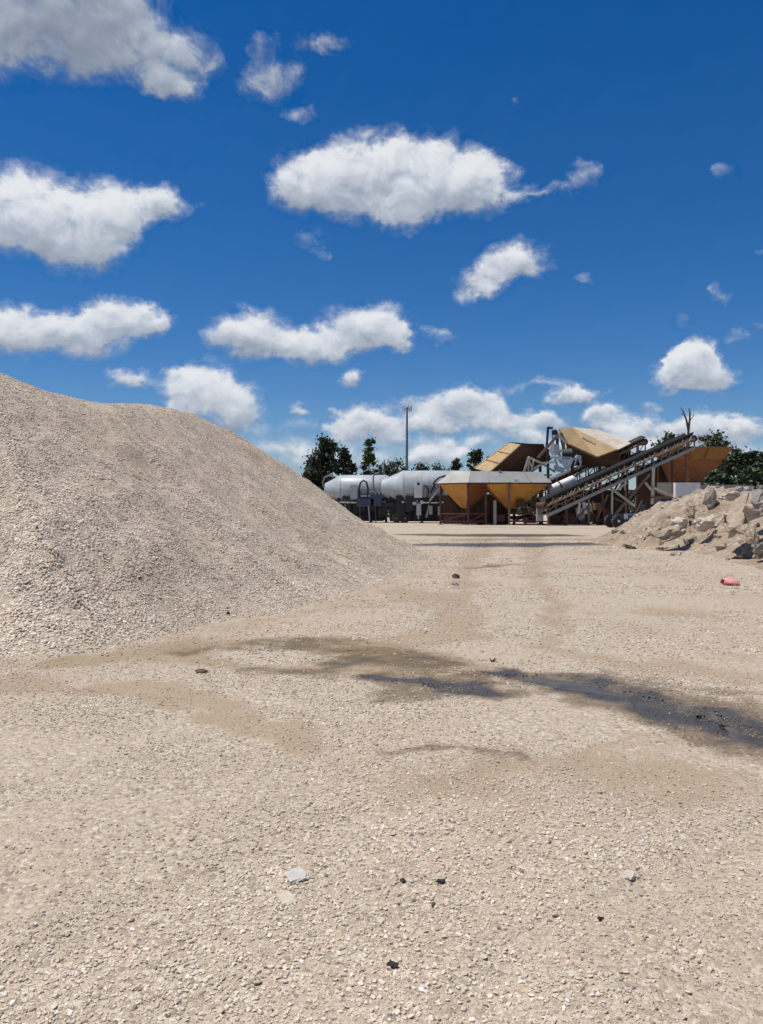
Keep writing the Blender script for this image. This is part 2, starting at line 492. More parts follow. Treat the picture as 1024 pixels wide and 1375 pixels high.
class MB:
    def __init__(self):
        self.v = []
        self.f = []
        self.s = []

    def add(self, verts, faces, smooth=False):
        o = len(self.v)
        self.v += [tuple(p) for p in verts]
        self.f += [tuple(i + o for i in f) for f in faces]
        self.s += [smooth] * len(faces)
        return self

    def box(self, c, size, rot=None):
        c = Vector(c)
        hx, hy, hz = size[0] / 2, size[1] / 2, size[2] / 2
        vs = []
        for sz in (-1, 1):
            for sx, sy in ((-1, -1), (1, -1), (1, 1), (-1, 1)):
                p = Vector((sx * hx, sy * hy, sz * hz))
                if rot is not None:
                    p = rot @ p
                vs.append(c + p)
        return self.add(vs, [(3, 2, 1, 0), (4, 5, 6, 7), (0, 1, 5, 4), (1, 2, 6, 5), (2, 3, 7, 6), (3, 0, 4, 7)])

    def bar(self, a, b, w, h=None):
        a, b = Vector(a), Vector(b)
        h = h or w
        d = (b - a)
        L = d.length
        z = d.normalized()
        up = Vector((0, 0, 1)) if abs(z.z) < 0.95 else Vector((0, 1, 0))
        x = z.cross(up).normalized()
        y = x.cross(z).normalized()
        m = Matrix((x, y, z)).transposed()
        return self.box((a + b) / 2, (w, h, L), m)

    def tube(self, pts, r, n=8, caps=True):
        pts = [Vector(p) for p in pts]
        rs = r if isinstance(r, (list, tuple)) else [r] * len(pts)
        vs, fs = [], []
        prev = None
        for i, p in enumerate(pts):
            t = (pts[min(i + 1, len(pts) - 1)] - pts[max(i - 1, 0)]).normalized()
            if prev is None:
                u = t.cross(Vector((0, 0, 1)) if abs(t.z) < 0.9 else Vector((1, 0, 0))).normalized()
            else:
                u = (prev - t * prev.dot(t)).normalized()
            prev = u
            w = t.cross(u)
            for k in range(n):
                a = 2 * PI * k / n
                vs.append(p + (u * math.cos(a) + w * math.sin(a)) * rs[i])
        for i in range(len(pts) - 1):
            for k in range(n):
                fs.append((i * n + k, i * n + (k + 1) % n, (i + 1) * n + (k + 1) % n, (i + 1) * n + k))
        self.add(vs, fs, True)
        if caps:
            o = len(self.v) - len(vs)
            self.f.append(tuple(o + k for k in range(n))[::-1])
            self.f.append(tuple(o + (len(pts) - 1) * n + k for k in range(n)))
            self.s += [False, False]
        return self

    def plate(self, poly, th, direction=None):
        poly = [Vector(p) for p in poly]
        n = Vector((0, 0, 0))
        for i in range(len(poly)):
            n += (poly[i] - poly[0]).cross(poly[(i + 1) % len(poly)] - poly[0])
        n.normalize()
        if direction is not None and n.dot(Vector(direction)) < 0:
            n = -n
        k = len(poly)
        vs = poly + [p + n * th for p in poly]
        fs = [tuple(range(k))[::-1], tuple(range(k, 2 * k))]
        for i in range(k):
            j = (i + 1) % k
            fs.append((i, j, k + j, k + i))
        return self.add(vs, fs)

    def lathe(self, c, axis, prof, n=28):
        """prof: list of (distance along the axis, radius)"""
        c = Vector(c)
        z = Vector(axis).normalized()
        u = z.cross(Vector((0, 0, 1)) if abs(z.z) < 0.9 else Vector((1, 0, 0))).normalized()
        w = z.cross(u)
        vs, fs = [], []
        for (d, r) in prof:
            for k in range(n):
                a = 2 * PI * k / n
                vs.append(c + z * d + (u * math.cos(a) + w * math.sin(a)) * r)
        for i in range(len(prof) - 1):
            for k in range(n):
                fs.append((i * n + k, i * n + (k + 1) % n, (i + 1) * n + (k + 1) % n, (i + 1) * n + k))
        fs.append(tuple(range(n))[::-1])
        fs.append(tuple((len(prof) - 1) * n + k for k in range(n)))
        return self.add(vs, fs, True)

    def build(self, name, mat, parent=None, origin=None):
        off = wloc(parent) if parent is not None else Vector((0, 0, 0))
        loc = Vector((0, 0, 0))
        if origin is not None:
            loc = Vector(origin) - off
            off = Vector(origin)
        me = bpy.data.meshes.new(name)
        me.from_pydata([(p[0] - off.x, p[1] - off.y, p[2] - off.z) for p in self.v], [], self.f)
        me.polygons.foreach_set('use_smooth', self.s)
        me.update()
        bm = bmesh.new()
        bm.from_mesh(me)
        bmesh.ops.recalc_face_normals(bm, faces=bm.faces)
        bm.to_mesh(me)
        bm.free()
        if any(self.s):
            me.set_sharp_from_angle(angle=R(32))
        me.materials.append(mat)
        o = bpy.data.objects.new(name, me)
        COL.objects.link(o)
        o.location = loc
        if parent is not None:
            o.parent = parent
        return o


def tag(o, label=None, cat=None, group=None, kind=None):
    if label:
        o['label'] = label
    if cat:
        o['category'] = cat
    if group:
        o['group'] = group
    if kind:
        o['kind'] = kind
    return o


def thing(name, loc, label, cat, group=None):
    o = bpy.data.objects.new(name, None)
    o.empty_display_size = 0.3
    COL.objects.link(o)
    o.location = loc
    return tag(o, label, cat, group)


def bar(name, a, b, w, mat, parent, h=None):
    return MB().bar(a, b, w, h).build(name, mat, parent)


# value noise in numpy for terrain
_TAB = RNG.random((256, 256))


def vnoise(x, y):
    xi = np.floor(x).astype(int)
    yi = np.floor(y).astype(int)
    fx = x - xi
    fy = y - yi
    fx = fx * fx * (3 - 2 * fx)
    fy = fy * fy * (3 - 2 * fy)
    g = lambda i, j: _TAB[i & 255, j & 255]
    return (g(xi, yi) * (1 - fx) + g(xi + 1, yi) * fx) * (1 - fy) + (g(xi, yi + 1) * (1 - fx) + g(xi + 1, yi + 1) * fx) * fy


def fbm(x, y, o=4, gain=0.5):
    s = np.zeros_like(x)
    a, t = 1.0, 0.0
    for k in range(o):
        s = s + a * vnoise(x * 2 ** k + 17.3 * k, y * 2 ** k + 9.1 * k)
        t += a
        a *= gain
    return s / t


def sd_poly(x, y, poly):
    d = np.full(x.shape, 1e9)
    ins = np.zeros(x.shape, bool)
    n = len(poly)
    for i in range(n):
        ax, ay = poly[i]
        bx, by = poly[(i + 1) % n]
        ex, ey = bx - ax, by - ay
        t = np.clip(((x - ax) * ex + (y - ay) * ey) / (ex * ex + ey * ey), 0, 1)
        d = np.minimum(d, np.hypot(x - ax - ex * t, y - ay - ey * t))
        c = ((ay <= y) & (by > y)) | ((by <= y) & (ay > y))
        ins ^= c & (x < ax + (y - ay) * ex / (ey if ey else 1e-9))
    return np.where(ins, d, -d)


def smin(a, b, k):
    h = np.clip(0.5 + 0.5 * (b - a) / k, 0, 1)
    return b * (1 - h) + a * h - k * h * (1 - h)


def path_mask(x, y, pts, soft=0.7, warp=0.25, ws=1.6):
    """1 on a wandering stain along pts [(x, y, half width)], falling to 0 at the edge"""
    wx = x + (fbm(x * ws + 5, y * ws, 3) - 0.5) * 2 * warp
    wy = y + (fbm(x * ws, y * ws + 31, 3) - 0.5) * 2 * warp
    best = np.zeros_like(x)
    for i in range(max(1, len(pts) - 1)):
        ax, ay, ar = pts[i]
        bx, by, br = pts[min(i + 1, len(pts) - 1)]
        ex, ey = bx - ax, by - ay
        t = np.clip(((wx - ax) * ex + (wy - ay) * ey) / max(ex * ex + ey * ey, 1e-9), 0, 1)
        r = ar + (br - ar) * t
        d = np.hypot(wx - ax - ex * t, wy - ay - ey * t) / r
        m = np.clip((1 - d) / soft, 0, 1)
        best = np.maximum(best, m * m * (3 - 2 * m))
    return best


# ------------------------------------------------------------------ terrain functions
HEAP_POLY = [(-4.05, 8.24), (-2.9, 8.9), (-2.15, 10.6), (-1.25, 12.6), (-0.45, 15.3), (0.55, 19), (1.4, 22.5), (1.75, 25), (1.3, 28), (-1, 31.5),
             (-6, 34), (-12, 33), (-18, 28), (-20, 20), (-18, 13), (-13, 9.5), (-8, 8.3)]
RUB_POLY = [(9.7, 32.0), (11.3, 30.8), (11.1, 25.8), (10.1, 21.8), (9.9, 19.8), (12, 18), (20, 17), (30, 26), (28, 42), (15, 45), (11.2, 41), (9.9, 36)]


def heap_d(x, y):
    return sd_poly(x, y, HEAP_POLY) + (fbm(x * 0.9, y * 0.9, 4) - 0.5) * 0.7


def heap_h(x, y):
    d = heap_d(x, y)
    dd = np.maximum(d, 0)
    lin = 0.665 * dd - 0.27 * (1 - np.exp(-dd / 0.7))
    top = 4.3 + 0.85 * np.exp(-(((x + 10.9) / 1.9) ** 2 + ((y - 19) / 5) ** 2)) + 0.55 * np.exp(-(((x + 5.2) / 2.2) ** 2 + ((y - 23) / 5) ** 2))
    h = smin(lin, top, 0.8)
    h = h + (fbm(x * 1.4 + 3, y * 1.4, 4) - 0.5) * 0.14 * np.clip(dd, 0, 1)
    h = h - .2 * np.exp(-((x + 7.2) / .9) ** 2 - ((y - 18) / 3) ** 2) + .17 * np.exp(-((x + 9.0) / 1.0) ** 2 - ((y - 16.5) / 3) ** 2)
    return np.where(d > 0, h, d * 0.35)


def rub_h(x, y):
    d = sd_poly(x, y, RUB_POLY) + (fbm(x * 0.8, y * 0.8, 4) - 0.5) * 1.0
    dd = np.maximum(d, 0)
    top = 2.2 + (fbm(x * 0.35 + 8, y * 0.35, 3) - 0.5) * 1.4
    h = smin(0.62 * dd - 0.25 * (1 - np.exp(-dd / 0.6)), top, 0.7)
    h = h + (fbm(x * 1.1, y * 1.1 + 4, 5, 0.6) - 0.5) * 0.9 * np.clip(dd * 0.6, 0, 1)
    # hollows under the overhanging slabs
    for (hx_, hy_, rx_, ry_, dz_) in ((11.30, 24.1, .30, .5, .8), (11.75, 23.6, .45, .5, .7), (10.95, 29.0, .45, .5, .45)):
        h = h - dz_ * np.exp(-((x - hx_) / rx_) ** 2 - ((y - hy_) / ry_) ** 2)
    return np.where(d > 0, np.maximum(h, -0.02), d * 0.35)


PUD_A = [(1.32, 7.42, .15), (1.72, 7.12, .30), (2.02, 6.75, .2), (2.3, 6.25, .09), (2.48, 5.85, .12), (2.62, 5.5, .15), (2.9, 5.2, .12)]
PUD_B = [(0.42, 6.9, .06), (0.6, 6.8, .10), (0.76, 6.7, .06)]
PUD_C = [(4.2, 47.5, .6), (7.0, 47.0, 1.0), (9.8, 47.0, .6)]
PUD_D = [(2.8, 34.2, .4), (5.0, 33.6, .55), (8.0, 34.6, .45)]
DAMP = [
    ([(1.1, 7.55, .5), (1.6, 7.2, .85), (2.05, 6.7, .98), (2.4, 6.0, .92), (2.75, 5.4, .92), (3.4, 4.7, 1.0)], 1.12, 1.0),
    ([(0.0, 7.1, .42), (0.45, 6.92, .7), (0.8, 6.7, .5)], 1.2, 1.0),
    ([(-0.5, 7.9, .45), (0.0, 8.1, .65), (0.35, 7.9, .5)], .66, .95),
    ([(-1.0, 7.6, .5), (0.2, 7.3, .7), (1.2, 7.15, .5)], .40, .95),
    ([(-2.2, 8.7, .5), (-1.0, 9.2, .7), (0.0, 8.6, .8), (0.6, 8.0, .6)], .40, .95),
    ([(2.2, 7.6, .35), (2.7, 7.1, .45), (3.3, 6.5, .4)], .36, .95),
    ([(0.2, 5.2, .2), (0.5, 5.12, .3), (0.85, 5.05, .3)], .5, .95),
    ([(2.5, 47, 2.4), (7.0, 46.5, 4.2), (11, 46.5, 2.4)], 1.1, .9),
    ([(1.6, 34.2, 1.8), (4.5, 34, 3.0), (9.0, 35, 2.2)], 1.0, .9),
    ([(4.0, 40.0, 1.2), (8.0, 40.5, 1.8), (13, 39, 1.2)], .42, .9),
    ([(2.6, 21.4, .5), (3.4, 21.6, .6)], .42, .9),
]
DIRT = [
    ([(-7, 7.6, .7), (-4.2, 7.2, .6), (-2.5, 7.1, .6), (-1.4, 6.4, .45), (-.6, 5.4, .3)], 1.0, .95),
    ([(0.6, 15, .9), (1.2, 11.5, .7), (0.9, 9.5, .6), (0, 9, .6)], .8, .95),
    ([(2.5, 21.5, .8), (4.2, 21.8, .9), (5.6, 21.4, .7)], .9, .95),
    ([(3.2, 12.0, .5), (4.2, 12.2, .6), (5.2, 11.2, .5)], .65, .95),
    ([(-0.4, 3.9, .35), (0.3, 4.4, .5), (0.9, 4.9, .5), (1.7, 4.6, .5)], .45, .95),
    ([(0.2, 3.4, .3), (0.55, 3.9, .4), (.6, 4.8, .35)], .4, .95),
    ([(2.0, 28, 1.2), (4, 30, 1.2), (8, 29, 1.2)], .6, .95),
    ([(1.8, 9.0, .5), (2.4, 8.2, .6), (3.4, 7.4, .6)], .8, .95),
    ([(0, 70, 3), (12, 66, 3), (24, 60, 3)], .5, .95),
    ([(3, 38, 1.5), (9, 43, 1.5), (14, 43, 1.5)], .55, .95),
]
OLIVE = [
    ([(-3.3, 8.1, .6), (-2.5, 8.6, .95), (-1.6, 9.3, .8), (-0.8, 9.3, .85), (0.0, 8.7, .9), (0.6, 8.1, .8)], 1.15, 1.0),
    ([(-2.6, 8.2, .55), (-1.7, 8.0, .5)], .9, 1.0),
    ([(-1.2, 7.9, .5), (-0.2, 7.5, .7), (1.0, 7.2, .6)], .8, 1.0),
]


def masks(x, y):
    wet = np.zeros_like(x)
    x, y = x + (fbm(x * 2.2, y * 2.2 + 70, 4) - .5) * .6, y + (fbm(x * 2.2 + 70, y * 2.2, 4) - .5) * .95
    dirt = np.zeros_like(x)
    olive = np.zeros_like(x)
    for src, dst in ((DAMP, wet), (DIRT, dirt), (OLIVE, olive)):
        for pts, a, soft in src:
            far = pts[0][1] > 18
            np.maximum(dst, a * path_mask(x, y, pts, soft, 0.25 if not far else 0.7, 1.6 if not far else 0.5), out=dst)
    dirt = np.maximum(dirt, np.where(y > 8, .8, .38) * ruts(x, y))
    band = fbm(x * 0.5 + y * 0.12, y * 0.75 - x * 0.2 + 50, 4)
    dirt = np.clip(dirt + np.clip((band - 0.5) * 3.0, 0, 0.6), 0, 1)
    hd = heap_d(x, y)
    dirt = np.maximum(dirt, .75 * np.clip(1 - np.abs(hd + .28) / .42, 0, 1) * (y < 26))
    brk = fbm(x * 2.6 + 9, y * 1.7 + 90, 4)
    olive = np.clip(olive * (0.25 + 1.5 * brk), 0, 1)
    near = np.clip((18 - y) / 4, 0, 1)
    wet = wet * (1 - near * (1 - np.clip(.58 + .9 * fbm(x * 3.2 + 29, y * 2.0 + 9, 4), .4, 1.12)))
    return wet, dirt, olive


def pud_mask(x, y):
    m = np.maximum(path_mask(x, y, PUD_A, .8, .16, 2.4), path_mask(x, y, PUD_B, .8, .1, 2.4))
    return np.maximum(m, np.maximum(path_mask(x, y, PUD_C, .8, .6, .5), path_mask(x, y, PUD_D, .8, .5, .5)))


WATER_Z = -0.035


RUTS = [[(-2.2, 1.0, .16), (-0.6, 3.6, .17), (1.2, 5.0, .17), (4.2, 6.0, .2)], [(-0.6, 1.0, .16), (0.6, 2.9, .17), (2.2, 4.0, .17), (5, 4.7, .2)],
        [(-5, 6.9, .2), (-2.6, 7.0, .2), (-0.8, 6.3, .2), (0.4, 5.4, .18)], [(0.4, 9.5, .25), (1.3, 12.5, .35), (1.9, 18, .5), (3.5, 28, .8), (6, 44, 1.2)],
        [(2.0, 9.0, .25), (2.9, 12.5, .35), (3.6, 18, .5), (5.6, 28, .8), (8.5, 44, 1.2)]]


def ruts(x, y):
    m = np.zeros_like(x)
    for p in RUTS:
        np.maximum(m, path_mask(x, y, p, .9, .08, .8), out=m)
    return m


def ground_h(x, y):
    z = (fbm(x * 0.5 + 40, y * 0.5, 4) - 0.42) * 0.085 + (fbm(x * 3.0, y * 3.0 + 20, 3) - 0.5) * 0.025
    z = z - 0.02 * ruts(x, y)
    z = np.maximum(z, -0.026)
    r = np.hypot(x, y)
    z = z * np.clip(1.3 - r / 60.0, 0, 1)
    return z - pud_mask(x, y) * 0.075


# ------------------------------------------------------------------ ground
def graded(lo, hi, fine, step, grow):
    """coordinates with spacing `step` inside [fine] growing outside"""
    a = list(np.arange(fine[0], fine[1] + 1e-6, step))
    s = step
    while a[-1] < hi:
        s *= grow
        a.append(a[-1] + s)
    s = step
    while a[0] > lo:
        s *= grow
        a.insert(0, a[0] - s)
    return np.array(a)


def grid_obj(name, xs, ys, zfun, mat, keep=None, attr=True):
    X, Y = np.meshgrid(xs, ys)
    Z = zfun(X, Y)
    nx, ny = len(xs), len(ys)
    idx = np.arange(nx * ny).reshape(ny, nx)
    q = np.stack([idx[:-1, :-1], idx[:-1, 1:], idx[1:, 1:], idx[1:, :-1]], -1).reshape(-1, 4)
    if keep is not None:
        k = keep(X, Y).ravel()
        q = q[k[q].any(1)]
        used = np.unique(q)
        re = np.full(nx * ny, -1)
        re[used] = np.arange(len(used))
        q = re[q]
        co = np.stack([X.ravel()[used], Y.ravel()[used], Z.ravel()[used]], 1)
    else:
        co = np.stack([X.ravel(), Y.ravel(), Z.ravel()], 1)
    me = bpy.data.meshes.new(name)
    me.vertices.add(len(co))
    me.vertices.foreach_set('co', co.astype(np.float32).ravel())
    me.loops.add(len(q) * 4)
    me.loops.foreach_set('vertex_index', q.astype(np.int32).ravel())
    me.polygons.add(len(q))
    me.polygons.foreach_set('loop_start', np.arange(0, len(q) * 4, 4, dtype=np.int32))
    me.polygons.foreach_set('use_smooth', np.ones(len(q), bool))
    me.update(calc_edges=True)
    if attr:
        w, d, o = masks(co[:, 0], co[:, 1])
        a = me.attributes.new('mask', 'FLOAT_VECTOR', 'POINT')
        a.data.foreach_set('vector', np.stack([w, d, o], 1).astype(np.float32).ravel())
    me.materials.append(mat)
    ob = bpy.data.objects.new(name, me)
    COL.objects.link(ob)
    return ob


gx = graded(-2500, 2500, (-3.2, 4.2), 0.06, 1.075)
gy = graded(-60, 4000, (1.5, 9.5), 0.06, 1.055)
ground = grid_obj('ground', gx, gy, ground_h, M['ground'])
tag(ground, kind='structure')


def puddle(name, pts, grow, label):
    me_pts = np.array(pts)
    x0, x1 = me_pts[:, 0].min() - grow, me_pts[:, 0].max() + grow
    y0, y1 = me_pts[:, 1].min() - grow, me_pts[:, 1].max() + grow
    n = 60
    ob = grid_obj(name, np.linspace(x0, x1, n), np.linspace(y0, y1, n), lambda x, y: np.full_like(x, WATER_Z), M['water'],
                  keep=lambda x, y: ground_h(x, y) < WATER_Z + 0.012, attr=False)
    return tag(ob, label, kind='structure')


puddle('puddle', PUD_A, .6, 'long shallow puddle with muddy edges across the gravel')
puddle('puddle', PUD_B, .4, 'small dark muddy puddle in the middle of the damp patch')
puddle('puddle', PUD_C, 2.0, 'distant thin puddle in front of the orange hoppers')
puddle('puddle', PUD_D, 1.4, 'thin muddy puddle beside the foot of the gravel heap')


# ------------------------------------------------------------------ stones
def stone_mesh(seed, n=14, sx=1.0, sy=0.8, sz=0.6):
    rr = random.Random(seed)
    bm = bmesh.new()
    for _ in range(n):
        v = Vector((rr.gauss(0, 1), rr.gauss(0, 1), rr.gauss(0, 1))).normalized() * rr.uniform(0.8, 1.1)
        bm.verts.new((v.x * sx * 0.5, v.y * sy * 0.5, v.z * sz * 0.5))
    r = bmesh.ops.convex_hull(bm, input=bm.verts)
    bmesh.ops.delete(bm, geom=[g for g in r['geom_interior'] if isinstance(g, bmesh.types.BMVert)], context='VERTS')
    me = bpy.data.meshes.new('stone')
    bm.to_mesh(me)
    bm.free()
    me.materials.append(M['gravel'])
    return me


STONES = [stone_mesh(100 + i, 13 + i % 4, 1.0, 0.75 + 0.06 * (i % 4), 0.5 + 0.07 * (i % 5)) for i in range(8)]
stone_lib = bpy.data.collections.new('stone_shapes')
for k, me in enumerate(STONES):
    stone_lib.objects.link(bpy.data.objects.new('stone_shape_%s' % 'abcdefgh'[k], me))


def scatter_tree():
    g = bpy.data.node_groups.new('scatter_stones', 'GeometryNodeTree')
    g.interface.new_socket('Geometry', in_out='INPUT', socket_type='NodeSocketGeometry')
    g.interface.new_socket('Geometry', in_out='OUTPUT', socket_type='NodeSocketGeometry')
    n, l = g.nodes, g.links
    gi, go = n.new('NodeGroupInput'), n.new('NodeGroupOutput')
    iop = n.new('GeometryNodeInstanceOnPoints')
    ci = n.new('GeometryNodeCollectionInfo')
    ci.inputs['Collection'].default_value = stone_lib
    ci.inputs['Separate Children'].default_value = True
    ci.inputs['Reset Children'].default_value = True
    iop.inputs['Pick Instance'].default_value = True

    def named(name, dt):
        a = n.new('GeometryNodeInputNamedAttribute')
        a.data_type = dt
        a.inputs['Name'].default_value = name
        return a.outputs['Attribute']

    l.new(gi.outputs[0], iop.inputs['Points'])
    l.new(ci.outputs[0], iop.inputs['Instance'])
    l.new(named('pick', 'INT'), iop.inputs['Instance Index'])
    e = n.new('FunctionNodeEulerToRotation')
    l.new(named('rot', 'FLOAT_VECTOR'), e.inputs[0])
    l.new(e.outputs[0], iop.inputs['Rotation'])
    l.new(named('scl', 'FLOAT_VECTOR'), iop.inputs['Scale'])
    l.new(iop.outputs[0], go.inputs[0])
    return g


SCATTER = scatter_tree()


def scatter(name, pts, size, tilt, wet, parent=None, normal=None, zs=1.0, pale=None):
    n = len(pts)
    me = bpy.data.meshes.new(name)
    me.vertices.add(n)
    me.vertices.foreach_set('co', pts.astype(np.float32).ravel())
    rot = np.stack([RNG.normal(0, tilt, n), RNG.normal(0, tilt, n), RNG.uniform(0, 2 * PI, n)], 1)
    if normal is not None:
        # spin about the stone's own axis first, then lay it on the slope
        nz = normal + RNG.normal(0, tilt, (n, 3))
        nz /= np.linalg.norm(nz, axis=1)[:, None]
        tx = np.cross(nz, RNG.normal(0, 1, (n, 3)))
        tx /= np.linalg.norm(tx, axis=1)[:, None]
        ty = np.cross(nz, tx)
        rot = np.stack([np.arctan2(ty[:, 2], nz[:, 2]), -np.arcsin(np.clip(tx[:, 2], -1, 1)), np.arctan2(tx[:, 1], tx[:, 0])], 1)
    s = size[:, None] * RNG.uniform(0.8, 1.25, (n, 3))
    s[:, 2] *= zs
    a = me.attributes.new('rot', 'FLOAT_VECTOR', 'POINT')
    a.data.foreach_set('vector', rot.astype(np.float32).ravel())
    a = me.attributes.new('scl', 'FLOAT_VECTOR', 'POINT')
    a.data.foreach_set('vector', s.astype(np.float32).ravel())
    a = me.attributes.new('pick', 'INT', 'POINT')
    a.data.foreach_set('value', RNG.integers(0, 8, n).astype(np.int32))
    a = me.attributes.new('wet', 'FLOAT', 'POINT')
    a.data.foreach_set('value', wet.astype(np.float32))
    a = me.attributes.new('pale', 'FLOAT', 'POINT')
    a.data.foreach_set('value', (np.zeros(n) if pale is None else pale).astype(np.float32))
    ob = bpy.data.objects.new(name, me)
    COL.objects.link(ob)
    if parent is not None:
        ob.parent = parent
    md = ob.modifiers.new('scatter', 'NODES')
    md.node_group = SCATTER
    return ob


def wedge_points(y0, y1, density, margin=0.62, extra=0.8):
    """points over the strip of ground between y0 and y1, a little wider than the view"""
    w1 = margin * y1 + extra
    n = int(density * 2 * w1 * (y1 - y0))
    x = RNG.uniform(-w1, w1, n)
    y = RNG.uniform(y0, y1, n)
    k = np.abs(x) < margin * y + extra
    return x[k], y[k]


def loose_gravel():
    P_, S_, W_, T_ = [], [], [], []
    for (y0, y1, dens, lo, hi) in ((1.4, 3.4, 5200, .004, .009), (3.4, 5.2, 2800, .005, .011), (1.4, 3.2, 5600, .006, .0215), (3.2, 5.0, 3700, .007, .0235), (5.0, 8.0, 1900, .009, .027), (8, 13, 520, .016, .038), (13, 22, 190, .022, .05), (22, 40, 45, .03, .08)):
        x, y = wedge_points(y0, y1, dens)
        wet, dirt, olive = masks(x, y)
        patch = fbm(x * 0.8 + 11, y * 0.8, 4)
        keep = np.clip(0.2 + (patch - 0.36) * 3.6, 0.06, 1.0) * (1 - 0.55 * dirt) * (1 - 0.8 * np.clip(wet * 1.3, 0, 1)) * (1 - .6 * olive)
        k = RNG.random(len(x)) < keep
        k &= heap_d(x, y) < 0.15
        k &= pud_mask(x, y) < 0.4
        k &= sd_poly(x, y, RUB_POLY) < 0.3
        x, y, wet = x[k], y[k], wet[k]
        s = lo + (hi - lo) * RNG.random(len(x)) ** 2.8 * np.clip(.45 + patch[k] * 1.1, .5, 1.25)
        z = ground_h(x, y) + s * 0.12
        P_.append(np.stack([x, y, z], 1))
        S_.append(s)
        W_.append(np.clip(wet * 1.2 - 0.1, 0, 1))
        T_.append(np.clip((patch[k] - .48) * 1.6 + RNG.normal(0, .2, len(x)) - .25 * dirt[k], -.6, .8))
    return np.concatenate(P_), np.concatenate(S_), np.concatenate(W_), np.concatenate(T_)


gp, gs, gw, gt = loose_gravel()
tag(scatter('gravel', gp, gs, 0.3, gw, pale=gt), 'loose pale limestone gravel strewn over the yard', 'gravel', kind='stuff')
# the largest stones close to the camera, one by one
cnt = 0
while cnt < 260:
    y = 1.9 + 3.4 * random.random() ** 1.3
    x = random.uniform(-1, 1) * (0.55 * y + 0.2)
    xa, ya = np.array([x]), np.array([y])
    wet, dirt, ol = masks(xa, ya)
    if wet[0] > 0.15 or random.random() < dirt[0] * 0.75 or fbm(xa * 0.8 + 11, ya * 0.8, 4)[0] < 0.4:
        continue
    o = bpy.data.objects.new('stone', STONES[cnt % 8])
    COL.objects.link(o)
    o.parent = ground
    s = random.uniform(0.022, 0.036)
    o.scale = (s, s * random.uniform(.8, 1.1), s * random.uniform(.7, 1.0))
    o.rotation_euler = (random.gauss(0, .25), random.gauss(0, .25), random.uniform(0, 6.28))
    o.location = (x, y, float(ground_h(xa, ya)[0]) + s * 0.14)
    cnt += 1


def lump(name, loc, size, mat, label, cat, seed, rot=(0, 0, 0), n=22, group=None, sub=2, rough=0.045, parent=None):
    """an irregular stone or broken slab: a hull of points, cut finer and roughened"""
    rr = random.Random(seed)
    bm = bmesh.new()
    for _ in range(n):
        p = Vector((rr.uniform(-1, 1), rr.uniform(-1, 1), rr.uniform(-1, 1)))
        q = max(abs(p.x), abs(p.y), abs(p.z))
        p = p / q * rr.uniform(0.82, 1.0) * 0.5
        if abs(p.z) > .3:
            p.z = math.copysign(0.5 * rr.uniform(.9, 1), p.z)
        bm.verts.new(p)
    r = bmesh.ops.convex_hull(bm, input=bm.verts)
    bmesh.ops.delete(bm, geom=[g for g in r['geom_interior'] if isinstance(g, bmesh.types.BMVert)], context='VERTS')
    if sub:
        bmesh.ops.subdivide_edges(bm, edges=bm.edges, cuts=sub, use_grid_fill=True)
        for v in bm.verts:
            v.co += Vector((rr.gauss(0, 1), rr.gauss(0, 1), rr.gauss(0, 1))) * rough * 0.35
            v.co *= 1 + .32 * mnoise.noise(v.co * 3.1 + Vector((seed, 0, 0))) + .16 * mnoise.noise(v.co * 8 + Vector((0, seed, 0)))
    for v in bm.verts:
        v.co = Vector((v.co.x * size[0], v.co.y * size[1], v.co.z * size[2]))
    me = bpy.data.meshes.new(name)
    bm.to_mesh(me)
    bm.free()
    me.materials.append(mat)
    o = bpy.data.objects.new(name, me)
    COL.objects.link(o)
    o.location = loc
    o.rotation_euler = rot
    if parent is not None:
        o.parent = parent
        return o
    return tag(o, label, cat, group)


def on_ground(px, py, dz=0.0):
    Y = CAM_H * 1040 / (py - 683)
    p = P(px, py, Y)
    p.z = float(ground_h(np.array([p.x]), np.array([p.y]))[0]) + dz
    return p


# ------------------------------------------------------------------ the gravel heap
hx = np.arange(-21, 3.0, 0.14)
hy = np.arange(7.4, 35.5, 0.14)
heap = grid_obj('gravel_heap', hx, hy, heap_h, M['heap'], keep=lambda x, y: heap_d(x, y) > -0.25)
tag(heap, 'tall rounded heap of pale crushed limestone gravel beside the yard', 'gravel heap')


def heap_stones():
    Pp, Ss = [], []
    for (y0, y1, dens, s) in ((7.5, 11, 1850, .036), (11, 15, 1400, .037), (15, 20, 950, .040), (20, 28, 560, .044)):
        n = int((y1 - y0) * 18 * dens)
        x = RNG.uniform(-16, 2.5, n)
        y = RNG.uniform(y0, y1, n)
        d = heap_d(x, y)
        k = (d > -0.12) & (x > -0.62 * y - 1.0) & (RNG.random(n) < np.clip(0.35 + d * 1.5, 0.15, 1))
        x, y, d = x[k], y[k], d[k]
        h = heap_h(x, y)
        # coarser towards the foot on the near side, finer towards the crest and the far slope
        f = np.clip(1.15 - 0.10 * h - 0.03 * (x + 4), 0.62, 1.3)
        a_ = np.arctan2(y - 20.5, x + 7.5)
        f = f * np.clip(.55 + fbm(a_ * 9 + 60, np.hypot(x + 7.5, y - 20.5) * .2, 4) * .9, .6, 1.35)
        sz = s * f * RNG.uniform(0.5, 1.0, len(x)) * np.where(RNG.random(len(x)) < .05, 1.6, 1.0)
        Pp.append(np.stack([x, y, h + sz * 0.1], 1))
        Ss.append(sz)
    return np.concatenate(Pp), np.concatenate(Ss)


